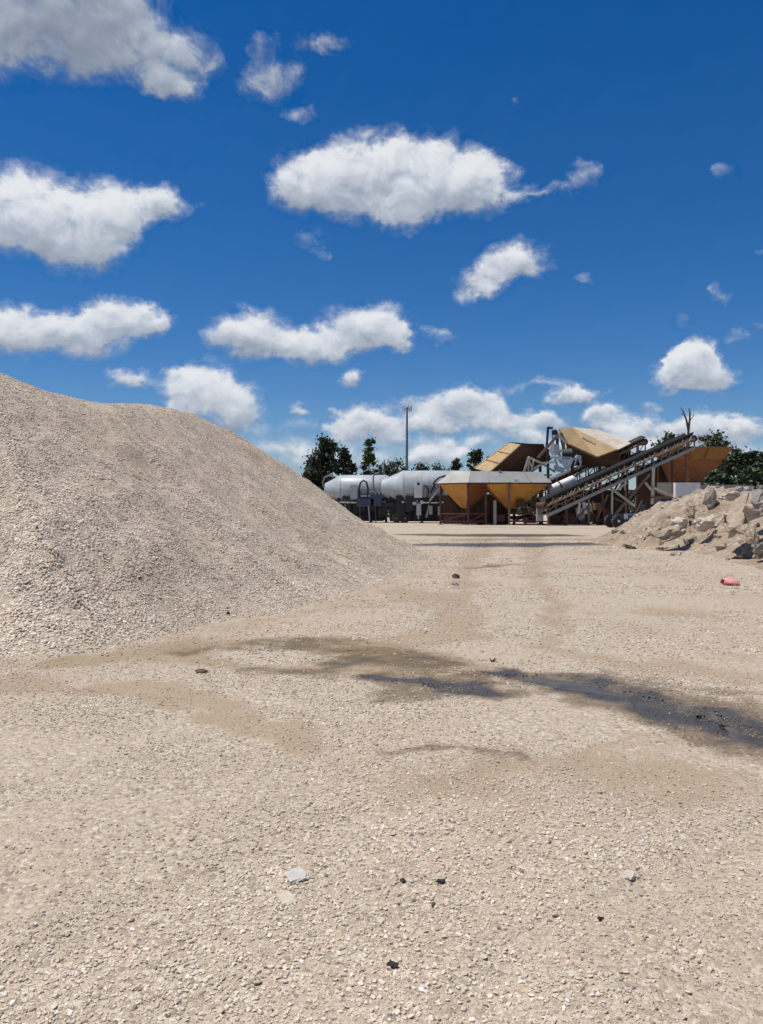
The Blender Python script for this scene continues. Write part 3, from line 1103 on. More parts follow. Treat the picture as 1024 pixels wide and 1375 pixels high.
def heap_tone(p):
    # slides run down the slope; washed stones show greyer near the foot
    a = np.arctan2(p[:, 1] - 20.5, p[:, 0] + 7.5)
    r = np.hypot(p[:, 1] - 20.5, p[:, 0] + 7.5)
    st = fbm(a * 9 + 30, r * 0.16, 4)
    return np.clip(0.30 + (st - 0.5) * 1.3 + RNG.normal(0, .14, len(p)) + 0.05 * p[:, 2] + .22 * np.exp(-p[:, 2] / .4), -.5, 1)


hp, hs_ = heap_stones()
_e = .15
_hn = np.stack([-(heap_h(hp[:, 0] + _e, hp[:, 1]) - heap_h(hp[:, 0] - _e, hp[:, 1])) / (2 * _e), -(heap_h(hp[:, 0], hp[:, 1] + _e) - heap_h(hp[:, 0], hp[:, 1] - _e)) / (2 * _e), np.ones(len(hp))], 1)
_hn /= np.linalg.norm(_hn, axis=1)[:, None]
tag(scatter('stones', hp, hs_, 0.16, np.zeros(len(hp)), heap, _hn, 1.05, heap_tone(hp)), kind='stuff')

# ------------------------------------------------------------------ rubble heap and broken slabs
rx = np.arange(9.0, 31, 0.16)
ry = np.arange(16.5, 46, 0.16)
rub = grid_obj('rubble_heap', rx, ry, rub_h, M['rubble'], keep=lambda x, y: rub_h(x, y) > -0.2, attr=False)
tag(rub, 'brown heap of earth and demolition rubble below the conveyor', 'rubble heap')


def at_rub(px, py, Y, dz=0.0):
    p = P(px, py, Y)
    return Vector((p.x, p.y, p.z + dz))


SLABS = [
    ('concrete_slab', 898, 717, 29.6, (1.5, 0.95, 0.5), 'slab', 'thick concrete slab jutting from the foot of the rubble heap over a dark hollow', (R(-12), R(-16), R(8)), 31),
    ('concrete_chunk', 915, 703, 30.0, (0.68, 0.6, 0.45), 'slab_pale', 'white broken chunk lying on top of the jutting thick slab', (R(10), R(8), R(30)), 32),
    ('concrete_slab', 879, 713, 30.6, (0.9, 0.5, 0.28), 'slab', 'narrow tilted slab to the rear left of the jutting thick slab', (R(-10), R(-35), R(5)), 33),
    ('concrete_slab', 992, 692, 24.6, (0.36, 1.2, 1.55), 'slab', 'steep leaning slab with a black gap under its right edge', (R(-18), R(34), R(12)), 34),
    ('concrete_slab', 1018, 684, 24.0, (0.95, 0.9, 0.5), 'slab_pink', 'overhanging slab at the upper right end of the rubble above a black hollow', (R(-15), R(-22), R(10)), 35),
    ('concrete_block', 1026, 738, 21.6, (0.62, 0.7, 0.36), 'slab_grey', 'smooth dark grey concrete block lying low at the right end of the rubble', (R(-12), R(8), R(15)), 36),
    ('concrete_slab', 953, 668, 32.5, (0.8, 0.6, 1.0), 'slab_pink', 'pointed pinkish slab standing upright in front of the grey wall', (R(-14), R(24), R(20)), 37),
    ('concrete_slab', 990, 664, 29.5, (1.5, 1.0, 0.4), 'slab_pale', 'wide pale slab lying flat along the crest of the rubble heap', (R(-14), R(-5), R(5)), 38),
    ('concrete_chunk', 926, 690, 32.0, (0.45, 0.4, 0.4), 'slab', 'rounded chunk lodged halfway up the rubble below the white wall', (R(10), R(20), R(50)), 39),
    ('concrete_slab', 946, 703, 29.0, (0.85, 0.6, 0.5), 'slab_pale', 'cream coloured slab half buried in the middle of the rubble slope', (R(-30), R(-10), R(20)), 40),
    ('concrete_slab', 1008, 668, 25.6, (0.25, 0.9, 0.7), 'slab_grey', 'thin grey slab standing on edge above the steep leaning slab', (R(-8), R(30), R(20)), 41),
    ('concrete_chunk', 1012, 719, 22.9, (0.32, 0.5, 0.62), 'slab', 'upright block beside the dark grey block at the end of the rubble', (R(0), R(-8), R(10)), 42),
]
for (nm, px, py, Y, size, mk, lab, rot, seed) in SLABS:
    lump(nm, at_rub(px, py, Y), tuple(q * .9 for q in size), M[mk], lab, 'concrete slab' if 'slab' in nm else 'concrete chunk', seed, rot, 20, rough=0.05, sub=3)
LOW = [(907, 746, 'small brown flat stone in front of the jutting thick slab'), (965, 742, 'flat stone at the foot of the rubble, leftmost of three low ones'),
       (979, 741, 'thin flat stone at the foot of the rubble, middle one of three low ones'), (993, 751, 'dark flat stone nearest the red bag at the foot of the rubble'),
       (885, 738, 'pale small stone under the overhang of the jutting slab'), (846, 737, 'dark stone at the left toe of the rubble heap'),
       (1019, 755, 'dark brown stone below the grey concrete block')]
for i, (px, py, lab) in enumerate(LOW):
    p = on_ground(px, py)
    d = i in (3, 5, 6)
    zr = max(p.z, float(rub_h(np.array([p.x]), np.array([p.y]))[0]))
    s = random.uniform(.3, .42)
    lump('stone', (p.x, p.y, zr + .04), (s * 1.2, s * .9, s * .38), M['clod' if d else 'slab'], lab, 'stone', 60 + i, (R(random.uniform(-12, 12)), R(random.uniform(-12, 12)), random.uniform(0, 6)))
base_chunks = []
for i in range(4):
    base_chunks.append(lump('stone', (0, 0, 0), (1, .85, .6), M[('slab', 'slab_pale', 'slab_pink', 'slab_grey')[i]], None, None, 80 + i, n=16, sub=1, parent=rub))
placed = 0
while placed < 160:
    x, y = random.uniform(9.5, 22), random.uniform(19, 40)
    if sd_poly(np.array([x]), np.array([y]), RUB_POLY)[0] < 0.05 or x > 0.56 * y + 1.0:
        continue
    src = base_chunks[placed % 4]
    o = src if placed < 4 else src.copy()
    if placed >= 4:
        COL.objects.link(o)
    s = random.choice((.1, .12, .14, .18, .22, .3, .36))
    o.location = (x, y, float(rub_h(np.array([x]), np.array([y]))[0]) + s * .1)
    o.scale = (s, s, s)
    o.rotation_euler = (random.uniform(-.5, .5), random.uniform(-.5, .5), random.uniform(0, 6.28))
    placed += 1

# ------------------------------------------------------------------ notable stones and litter on the gravel
for (nm, px, py, size, mk, lab, seed) in [
    ('stone', 397, 1184, (.12, .10, .018), 'chalk', 'white angular stone, the largest white one on the near gravel', 201),
    ('stone', 386, 1213, (.10, .07, .022), 'slab_pale', 'pale grey flat stone just below the large white stone', 202),
    ('stone', 527, 1309, (.042, .028, .018), 'coal', 'black stone nearest the camera, lying on pale gravel', 203),
    ('stone', 592, 1193, (.036, .028, .016), 'coal', 'black stone to the right of a pair of smaller dark stones', 204),
    ('stone', 541, 1190, (.034, .02, .018), 'coal', 'small black stone between the white stone and the larger black stone', 205),
    ('stone', 806, 1241, (.028, .024, .02), 'coal', 'lone black pebble on bare gravel at the right side of the yard', 206),
    ('stone', 582, 1226, (.026, .02, .018), 'clod', 'dark brown pebble below the larger black stone', 207),
    ('stone', 845, 1181, (.075, .07, .022), 'slab_pale', 'flat whitish stone among coarse gravel, right of the dirt track', 208),
    ('stone', 304, 824, (.085, .07, .06), 'coal', 'black stone lying low on the near slope of the gravel heap', 209),
    ('stone', 187, 777, (.06, .05, .05), 'coal', 'small black stone higher on the slope of the gravel heap', 210),
    ('stone', 270, 903, (.13, .1, .035), 'clod', 'dark flat stone at the lower rim of the olive damp patch', 211),
    ('clod', 612, 775, (.2, .16, .14), 'clod', 'dark brown clod of earth lying on the gravel beyond the heap toe', 212),
    ('stone', 611, 784, (.3, .14, .06), 'slab_grey', 'flat greyish stone just in front of the dark brown clod', 213),
]:
    p = on_ground(px, py, size[2] * .3)
    if seed in (209, 210):
        # rest on the heap along the same bearing
        for Y in np.arange(8, 25, .02):
            q = P(px, py, Y)
            if float(heap_h(np.array([q.x]), np.array([q.y]))[0]) >= q.z:
                p = q
                break
    lump(nm, p, size, M[mk], lab, nm, seed, (0, 0, random.uniform(0, 6)), 22, sub=1, rough=.05)


def rag():
    c = on_ground(981, 786)
    root = thing('plastic_bag', c, 'crumpled red-pink plastic bag lying on the open gravel', 'bag')
    rr = random.Random(5)
    vs, fs = [], []
    n, m = 14, 9
    for j in range(m):
        t = j / (m - 1)
        x = -0.17 + 0.34 * t
        r = 0.10 * (0.9 + 0.35 * math.sin(PI * t)) * (1 if t < .8 else 1 - (t - .8) * 2.2)
        for k in range(n):
            a = 2 * PI * k / n
            rk = r * (1 + rr.uniform(-.17, .17))
            z = max(0.004 + 0.01 * rr.random(), 0.07 + rk * math.sin(a) * .72 - .03 * t)
            vs.append((c.x + x + rr.uniform(-.012, .012), c.y + rk * math.cos(a) * 1.2, c.z + z))
    for j in range(m - 1):
        for k in range(n):
            fs.append((j * n + k, j * n + (k + 1) % n, (j + 1) * n + (k + 1) % n, (j + 1) * n + k))
    fs.append(tuple((m - 1) * n + k for k in range(n)))
    MB().add(vs, fs).build('bag_body', M['pink'], root)
    iv = [(vs[k][0] + .02, c.y + (vs[k][1] - c.y) * .93, c.z + .07 + (vs[k][2] - c.z - .07) * .93) for k in range(n)]
    MB().add(iv, [tuple(range(n))]).build('bag_mouth', M['maroon'], root)  # flat cap; its dark red stands for the shaded inside of the bag


rag()


def weed(px, py, s, lab, n=16):
    c = on_ground(px, py)
    root = thing('weed', c, lab, 'weed')
    mb = MB()
    rr = random.Random(px)
    for _ in range(n):
        a = rr.uniform(0, 2 * PI)
        d = Vector((math.cos(a), math.sin(a), rr.uniform(.5, 1.6))).normalized()
        L = s * rr.uniform(.6, 1.2)
        w = Vector((-math.sin(a), math.cos(a), 0)) * L * .14
        b0 = c + Vector((math.cos(a), math.sin(a), 0)) * s * .1
        mid = b0 + d * L * .6
        tip = b0 + d * L + Vector((math.cos(a), math.sin(a), -.3)) * L * .2
        mb.add([b0, mid - w, tip, mid + w], [(0, 1, 2, 3)])
    mb.build('leaves', M['leaf_mid'], root)
    bar('stem', c, c + Vector((0, 0, s * .5)), s * .06, M['leaf_mid'], root)


weed(662, 888, .05, 'small weed sprout on pale gravel above the long puddle')
weed(939, 969, .04, 'low green weed in the mud of the long puddle', 24)
weed(970, 977, .035, 'dark green weed tuft nearest the near end of the long puddle', 22)


# ------------------------------------------------------------------ trees
def tree(name, px, base_Y, top_py, width_px, label, cat='tree', leaf='leaf_dark', crown_from=0.2, n_leaf=5000, seed=1, lsize=.3, group=None, clumps=34, trunk=True):
    rr = np.random.default_rng(seed)
    X = (px - 512) * base_Y / 1040
    H = CAM_H - (top_py - 683) * base_Y / 1040
    wr = width_px * base_Y / 1040 / 2
    clumps = max(clumps, 64)
    root = thing(name, (X, base_Y, 0), label, cat, group)
    zc0 = H * crown_from
    # clumps through the crown's volume, fewer near the foot
    cs = []
    while len(cs) < clumps:
        p = rr.uniform(-1, 1, 3)
        if np.linalg.norm(p) > 1 or np.linalg.norm(p) < .25:
            continue
        cs.append(p)
    cs = np.array(cs)
    cs *= rr.uniform(.75, 1.08, (clumps, 1))
    cx = cs[:, 0] * wr * .8
    cy = cs[:, 1] * wr * .8
    cz = zc0 + (cs[:, 2] * .47 + .49) * (H - zc0) * .95
    cz = zc0 + (cz - cz.min()) / (cz.max() - cz.min()) * (H - zc0 - .4)
    # shoots around the leader, so that the top is not one lone tuft
    k_ = max(5, clumps // 8)
    cz[:k_] = zc0 + rr.uniform(.72, 1.0, k_) * (H - zc0 - .4)
    lim = wr * .62 * (1 - (cz[:k_] - zc0) / (H - zc0)) + .12 * wr
    cx[:k_] = rr.uniform(-1, 1, k_) * lim
    cy[:k_] = rr.uniform(-1, 1, k_) * lim
    rad = np.maximum(wr * rr.uniform(.16, .36, clumps), .45)
    who = rr.integers(0, clumps, n_leaf)
    d = rr.normal(0, 1, (n_leaf, 3))
    d /= np.linalg.norm(d, axis=1)[:, None]
    rr_ = np.abs(rr.normal(0, .68, n_leaf))
    n_leaf_ = n_leaf
    c = np.stack([cx[who], cy[who], cz[who]], 1) + d * (rad[who] * rr_)[:, None] * np.array([1, 1, .8])
    c[:, 2] = np.maximum(c[:, 2], .15)
    u = rr.normal(0, 1, (n_leaf, 3))
    u /= np.linalg.norm(u, axis=1)[:, None]
    v = np.cross(u, rr.normal(0, 1, (n_leaf, 3)))
    v /= np.linalg.norm(v, axis=1)[:, None]
    s = lsize * rr.uniform(.5, 1.2, n_leaf)[:, None]
    q = np.stack([c - u * s, c - v * s * .55, c + u * s, c + v * s * .55], 1).reshape(-1, 3)
    me = bpy.data.meshes.new('crown')
    me.from_pydata(q.tolist(), [], np.arange(n_leaf * 4).reshape(-1, 4).tolist())
    me.materials.append(M[leaf])
    o = bpy.data.objects.new('crown', me)
    COL.objects.link(o)
    o.parent = root
    if trunk:
        mb = MB()
        tr = max(.08, wr * .06)
        mb.tube([(X, base_Y, -.1), (X + tr, base_Y, H * .35), (X, base_Y, H * .75)], [tr, tr * .8, tr * .3], 8)
        for k in range(6):
            j = int(rr.integers(0, clumps))
            z0 = H * rr.uniform(.25, .6)
            mb.tube([(X, base_Y, z0), (X + cx[j] * .5, base_Y + cy[j] * .5, (z0 + max(cz[j], z0)) / 2), (X + cx[j], base_Y + cy[j], max(cz[j], z0 + .3))], [tr * .5, tr * .3, tr * .1], 6)
        mb.build('trunk', M['bark'], root)
    return root


tree('broadleaf_tree', 434, 112, 588, 60, 'large dark round tree rising over the shoulder of the gravel heap', seed=11, n_leaf=11000, clumps=70, crown_from=.05)
tree('broadleaf_tree', 462, 114, 604, 40, 'lower dark tree joined to the right side of the large round tree', seed=12, n_leaf=7500, crown_from=.05)
tree('conifer_tree', 496, 110, 589, 30, 'narrow upright green tree behind the left silo', leaf='leaf_mid', seed=13, n_leaf=8000, crown_from=.05, clumps=70, lsize=.22)
for (px, Y, top, w, lab, leaf, nl) in [
    (420, 118, 612, 40, 'dark bushy tree at the left foot of the large round tree', 'leaf_dark', 3500),
    (526, 140, 619, 74, 'low tree seen over the front end of the right silo', 'leaf_mid', 3000),
    (566, 140, 622, 70, 'dark low tree directly behind the tall mast', 'leaf_dark', 3500),
    (612, 140, 615, 24, 'small squarish dark tree left of the tilted tan bin', 'leaf_dark', 2500),
    (638, 138, 603, 26, 'taller dark tree beside the tilted tan bin', 'leaf_dark', 3000),
    (592, 150, 624, 66, 'low dark tree between mast and orange hoppers', 'leaf_dark', 2500),
    (660, 138, 612, 30, 'dark tree half hidden by the tilted tan bin', 'leaf_dark', 2500),
    (898, 100, 583, 58, 'green tree showing above the upper end of the front conveyor', 'leaf_mid', 4000),
    (957, 100, 580, 60, 'airy light green tree behind the large orange bin', 'leaf_light', 2600),
    (985, 90, 602, 56, 'dark green tree right beside the large orange bin', 'leaf_mid', 5000),
    (1012, 88, 604, 50, 'dark green tree at the far right end of the yard', 'leaf_dark', 4500),
    (1050, 80, 604, 60, 'dark tree beyond the right end of the rubble', 'leaf_dark', 3500),
    (968, 70, 632, 50, 'green shrub above the grey concrete wall', 'leaf_mid', 3500),
    (1008, 66, 628, 50, 'dark green shrub behind the far end of the grey wall', 'leaf_mid', 3500),
]:
    tree('broadleaf_tree' if top < 625 else 'shrub', px, Y, top, w, lab, 'tree' if top < 625 else 'shrub', leaf, (.04), int(nl * 1.7), seed=px, lsize=.28, group='trees behind the plant')


def far_wood():
    rr = np.random.default_rng(3)
    n = 26000
    ang = rr.uniform(-1.25, 1.25, n)
    rad = rr.uniform(230, 262, n)
    x = np.sin(ang) * rad
    y = np.cos(ang) * rad
    top = 3.5 + 4.0 * fbm(ang * 45 + 3, rad * 0.02, 3)
    z = top * rr.random(n) ** .7
    c = np.stack([x, y, z], 1)
    u = rr.normal(0, 1, (n, 3))
    u /= np.linalg.norm(u, axis=1)[:, None]
    v = np.cross(u, rr.normal(0, 1, (n, 3)))
    v /= np.linalg.norm(v, axis=1)[:, None]
    s = rr.uniform(.5, 1.2, n)[:, None]
    q = np.stack([c - u * s, c - v * s * .7, c + u * s, c + v * s * .7], 1).reshape(-1, 3)
    me = bpy.data.meshes.new('far_wood')
    me.from_pydata(q.tolist(), [], np.arange(n * 4).reshape(-1, 4).tolist())
    me.materials.append(M['leaf_dark'])
    o = bpy.data.objects.new('far_wood', me)
    COL.objects.link(o)
    tag(o, 'distant dark wood along the horizon behind the plant', 'wood', kind='stuff')


far_wood()


def bare_tree():
    Y = 92
    b = P(924, 683, Y)
    b.z = 0
    root = thing('dead_tree', b, 'bare leafless forked tree rising above the top of the conveyor', 'tree')
    mb = MB()
    f1 = P(924, 578, Y)
    mb.tube([b, P(923, 620, Y), f1], [.3, .24, .15], 8)
    mb.build('trunk', M['bark'], root)
    for pts, rs in ((
        [f1, P(921, 563, Y), P(917, 553, Y), P(913.5, 547, Y)], [.14, .11, .07, .03]), (
        [f1, P(925.5, 565, Y), P(926, 555, Y), P(924.5, 548, Y)], [.14, .12, .1, .04]), (
        [P(919, 558, Y), P(916, 557, Y - .5), P(914, 554, Y - .8)], [.06, .05, .02]), (
        [P(925.5, 565, Y), P(930, 560, Y + .6), P(931, 555, Y + 1)], [.07, .05, .02]), (
        [P(923.5, 590, Y), P(918, 586, Y), P(915, 580, Y + .5)], [.1, .07, .02])):
        MB().tube(pts, rs, 6).build('branch', M['bark'], root)


bare_tree()


def mast():
    Y = 130
    b = P(546, 683, Y)
    b.z = 0
    root = thing('antenna_mast', b, 'tall slender antenna mast standing behind the silos', 'mast')
    MB().tube([b, P(546, 620, Y), P(546.3, 547, Y)], [.27, .22, .15], 12).build('pole', M['pole'], root)
    t = P(546.3, 549, Y)
    for k in range(3):
        a = 2 * PI * k / 3 + .4
        d = Vector((math.cos(a), math.sin(a), 0))
        s = Vector((-d.y, d.x, 0))
        MB().bar(t, t + d * .62, .1).build('arm', M['pole'], root)
        for off in (-.3, .3):
            MB().box(t + d * .66 + s * off, (.14, .14, .95), Matrix.Rotation(a, 3, 'Z')).build('antenna_panel', M['galv'], root)


mast()

# ------------------------------------------------------------------ concrete walls on the right
def wallbox(name, x0, x1, ytop, Y, th, mat, lab):
    a, c = P(x0, ytop, Y), P(x1, ytop, Y)
    o = MB().box(((a.x + c.x) / 2, Y + th / 2, a.z / 2 - .1), (c.x - a.x, th, a.z + .2)).build(name, mat, None, ((a.x + c.x) / 2, Y, 0))
    return tag(o, lab, 'wall')


wallbox('concrete_wall', 907, 940, 648, 58, .5, M['wallwhite'], 'whitewashed concrete end wall behind the rubble heap')
wallbox('concrete_wall', 940.5, 1003, 651, 58.6, .4, M['wallgrey'], 'long low grey concrete wall running right from the white wall')
wallbox('concrete_block', 995, 1012, 653, 55, .9, M['wallwhite'], 'pale concrete block in front of the grey wall')
wallbox('concrete_wall', 1013, 1120, 657, 59.5, .4, M['wallgrey'], 'low grey concrete wall at the right end below dark trees')


# ------------------------------------------------------------------ cement silos
def silo(px0, px1, top, Y, r, lab, yaw, fx, cone):
    """horizontal cement silo on a black wheeled frame; px0, px1 its ends"""
    a = P(px0, top, Y)
    zc = a.z - r
    L = (px1 - px0) * Y / 1040
    ax = Vector((math.cos(yaw), math.sin(yaw), 0))
    side = Vector((ax.y, -ax.x, 0))
    start = Vector((a.x, Y, zc))
    root = thing('cement_silo', (a.x + L / 2, Y, 0), lab, 'silo', 'cement silos beside the gravel heap')
    tank = MB().lathe(start, ax, [(0, r * .38), (.05, r * .45), (cone, r * .96), (cone + .12, r), (L - .5, r), (L, r * .85)], 40).build('tank', M['silo'], root)
    for k in range(3):
        d = cone + .15 + (L - cone - .8) * (k + .0) / 2
        MB().lathe(start + ax * d, ax, [(0, r + .004), (.0, r + .035), (.09, r + .035), (.09, r + .004)], 40).build('weld_band', M['silo'], tank)
    hat = start + ax * (cone + .35) + Vector((0, 0, r - .02))
    MB().lathe(hat, (0, 0, 1), [(0, .22), (.14, .22), (.16, .26), (.22, .26)], 14).build('manhole', M['black'], tank)
    # frame
    for s in (-1, 1):
        p0 = start + side * s * r * .62 + Vector((0, 0, -r * .98))
        MB().bar(p0 + ax * .3, p0 + ax * (L - .2), .22, .42).build('chassis_beam', M['black'], root)
        for k in range(4):
            q = p0 + ax * (cone + (L - cone - .5) * k / 3)
            MB().plate([q + ax * -.25, q + ax * .25, q + ax * .15 + Vector((0, 0, r * .42)) + side * s * .35, q + ax * -.15 + Vector((0, 0, r * .42)) + side * s * .35], .08).build('saddle', M['black'], root)
            MB().bar(q, Vector((q.x, q.y, 0.03)), .2).build('leg', M['black'], root)
            MB().box((q.x, q.y, .03), (.5, .5, .06)).build('foot_plate', M['beam'], root)
    for k in range(3):
        q = start + ax * (cone + (L - cone - .5) * (k + .5) / 3)
        MB().bar(q + side * r * .62 + Vector((0, 0, -r - .1)), q - side * r * .62 + Vector((0, 0, -r - .1)), .18).build('cross_member', M['black'], root)
    MB().box(start + ax * (L * .55) + Vector((0, 0, -r * 1.22)) + side * .2, (L * .62, r * 1.1, .55), Matrix.Rotation(yaw, 3, 'Z')).build('hopper_trough', M['black'], root)
    MB().box(start + ax * (L * .5) + Vector((0, 0, -zc + .52)) + side * .5, (L * .8, 1.1, .7), Matrix.Rotation(yaw, 3, 'Z')).build('screw_housing', M['black'], root)
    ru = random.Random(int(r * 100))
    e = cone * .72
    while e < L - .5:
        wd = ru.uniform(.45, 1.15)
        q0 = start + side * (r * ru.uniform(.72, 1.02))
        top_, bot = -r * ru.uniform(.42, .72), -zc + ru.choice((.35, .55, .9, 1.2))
        MB().plate([q0 + ax * e + Vector((0, 0, bot)), q0 + ax * (e + wd) + Vector((0, 0, bot + ru.uniform(0, .3))), q0 + ax * (e + wd) + Vector((0, 0, top_ + ru.uniform(-.1, .25))), q0 + ax * e + Vector((0, 0, top_))], ru.uniform(.06, .3)).build('shade_panel', M['black'], root)  # black plates added where the tank's lower half lies in deep shade
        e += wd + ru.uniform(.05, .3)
    for k in range(7):
        e = cone * .8 + (L - cone) * (k + ru.uniform(0, .8)) / 7
        q0 = start + side * (r * 1.08) + ax * e
        bar(ru.choice(('post', 'pipe', 'bracket')), q0 + Vector((0, 0, -zc + ru.uniform(.02, .5))), q0 + ax * ru.uniform(-.35, .35) + Vector((0, 0, -r * ru.uniform(.6, .95))), ru.uniform(.06, .14), M[ru.choice(('beam', 'galv', 'black', 'black', 'navy'))], root)
    MB().tube([start + side * (r * 1.05) + ax * cone + Vector((0, 0, -r * .85)), start + side * (r * 1.05) + ax * (L * .6) + Vector((0, 0, -r * .9)), start + side * (r * 1.05) + ax * (L - .4) + Vector((0, 0, -r * .8))], .09, 8).build('air_pipe', M['beam'], root)
    MB().box(start + ax * (L * .52) + Vector((0, 0, (-zc + .3 - r * .5) / 2)) - side * .3, (L * .85, r * 1.2, zc - .3 - r * .5), Matrix.Rotation(yaw, 3, 'Z')).build('shade_fill', M['black'], root)  # black box added so the space under the tank reads as solid shade
    for k in range(2):
        w = start + ax * (L * (.18 + .1 * k)) + side * r * .72
        w.z = .52
        tyre = MB().lathe(w - side * .15, side, [(0, .3), (0, .47), (.05, .52), (.25, .52), (.3, .47), (.3, .3)], 22).build('wheel', M['tyre'], root)
        MB().lathe(w + side * .1, side, [(0, .3), (.04, .3), (.04, .1), (.1, .08)], 16).build('rim', M['beam'], tyre)
    return root, start, ax, side, r, L


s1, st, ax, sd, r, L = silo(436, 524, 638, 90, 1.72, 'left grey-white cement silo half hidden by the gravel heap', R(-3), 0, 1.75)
# fittings of the left silo
Y = 87.6
MB().box(P(475, 661, Y), (.75, .6, 1.6)).build('control_box', M['cabinet'], s1)
MB().tube([P(435, 655, Y), P(433, 648, Y), P(436, 641, Y), P(442, 638.5, Y), P(447, 640, Y)], .1, 8).build('hose', M['hose'], s1)
MB().tube([P(482.5, 668, Y), P(482, 655, Y), P(484, 648, Y), P(488, 645, Y), P(492, 648, Y), P(494, 656, Y), P(493, 668, Y)], .1, 8).build('hose', M['black'], s1)
MB().tube([P(500, 672, Y), P(501, 650, Y), P(501, 640, Y), P(504, 636, Y), P(509, 635, Y)], .09, 8).build('hose', M['hose'], s1)
for a, c in (((498, 674), (511, 648)), ((502, 678), (514, 652)), ((496, 660), (512, 660)), ((484, 666), (498, 666))):
    bar('brace', P(a[0], a[1], Y), P(c[0], c[1], Y), .14, M['galv'], s1)
MB().box(P(490, 675, Y), (1.9, .7, .9)).build('blower', M['navy'], s1)
MB().box(P(505, 672, Y), (1.2, .7, 1.3)).build('blower', M['navy'], s1)

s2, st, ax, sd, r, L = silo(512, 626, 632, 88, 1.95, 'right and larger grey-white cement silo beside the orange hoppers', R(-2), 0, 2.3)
Y = 85.3
box = MB().box(P(561.5, 658, Y), (.82, .55, 1.72)).build('control_box', M['white'], s2)
MB().tube([P(561.5, 650, Y - .28), P(561.5, 650, Y - .38)], .15, 12).build('gauge', M['black'], box)
MB().lathe(P(566, 674.5, Y), (0, -1, 0), [(0, .22), (.12, .22), (.15, .12)], 14).build('lamp', M['white'], s2)
MB().lathe(P(556, 676, Y), (0, -1, 0), [(0, .2), (.3, .2)], 12).build('valve', M['galv'], s2)
MB().lathe(P(602, 675, Y), (0, -1, 0), [(0, .26), (.15, .24), (.2, .1)], 14).build('valve', M['galv'], s2)
MB().tube([P(569, 652, Y), P(573, 654, Y), P(575.5, 659, Y), P(574, 667, Y), P(569, 671, Y)], .08, 8).build('hose', M['black'], s2)
MB().tube([P(581, 650, Y), P(585, 645, Y), P(590, 641, Y), P(597, 639.5, Y)], .1, 8).build('hose', M['black'], s2)
for a, c, mk in (((576, 673), (592, 653), 'galv'), ((584, 650), (578, 662), 'black'), ((594, 655), (590, 672), 'black'), ((597, 654), (599, 672), 'galv'), ((572, 695), (576, 678), 'beam'), ((600, 656), (606, 672), 'galv'), ((603, 646), (606, 638), 'black')):
    bar('brace', P(a[0], a[1], Y), P(c[0], c[1], Y), .2, M[mk], s2)
MB().box(P(597, 640, Y), (.35, .4, .3)).build('valve', M['black'], s2)
MB().box(P(562, 684, Y), (.5, .5, 1.3)).build('support_post', M['galv'], s2)
MB().box(P(578, 685, Y), (.35, .5, 1.0)).build('support_post', M['beam'], s2)
MB().box(P(590, 686, Y), (.35, .5, 1.0)).build('support_post', M['beam'], s2)


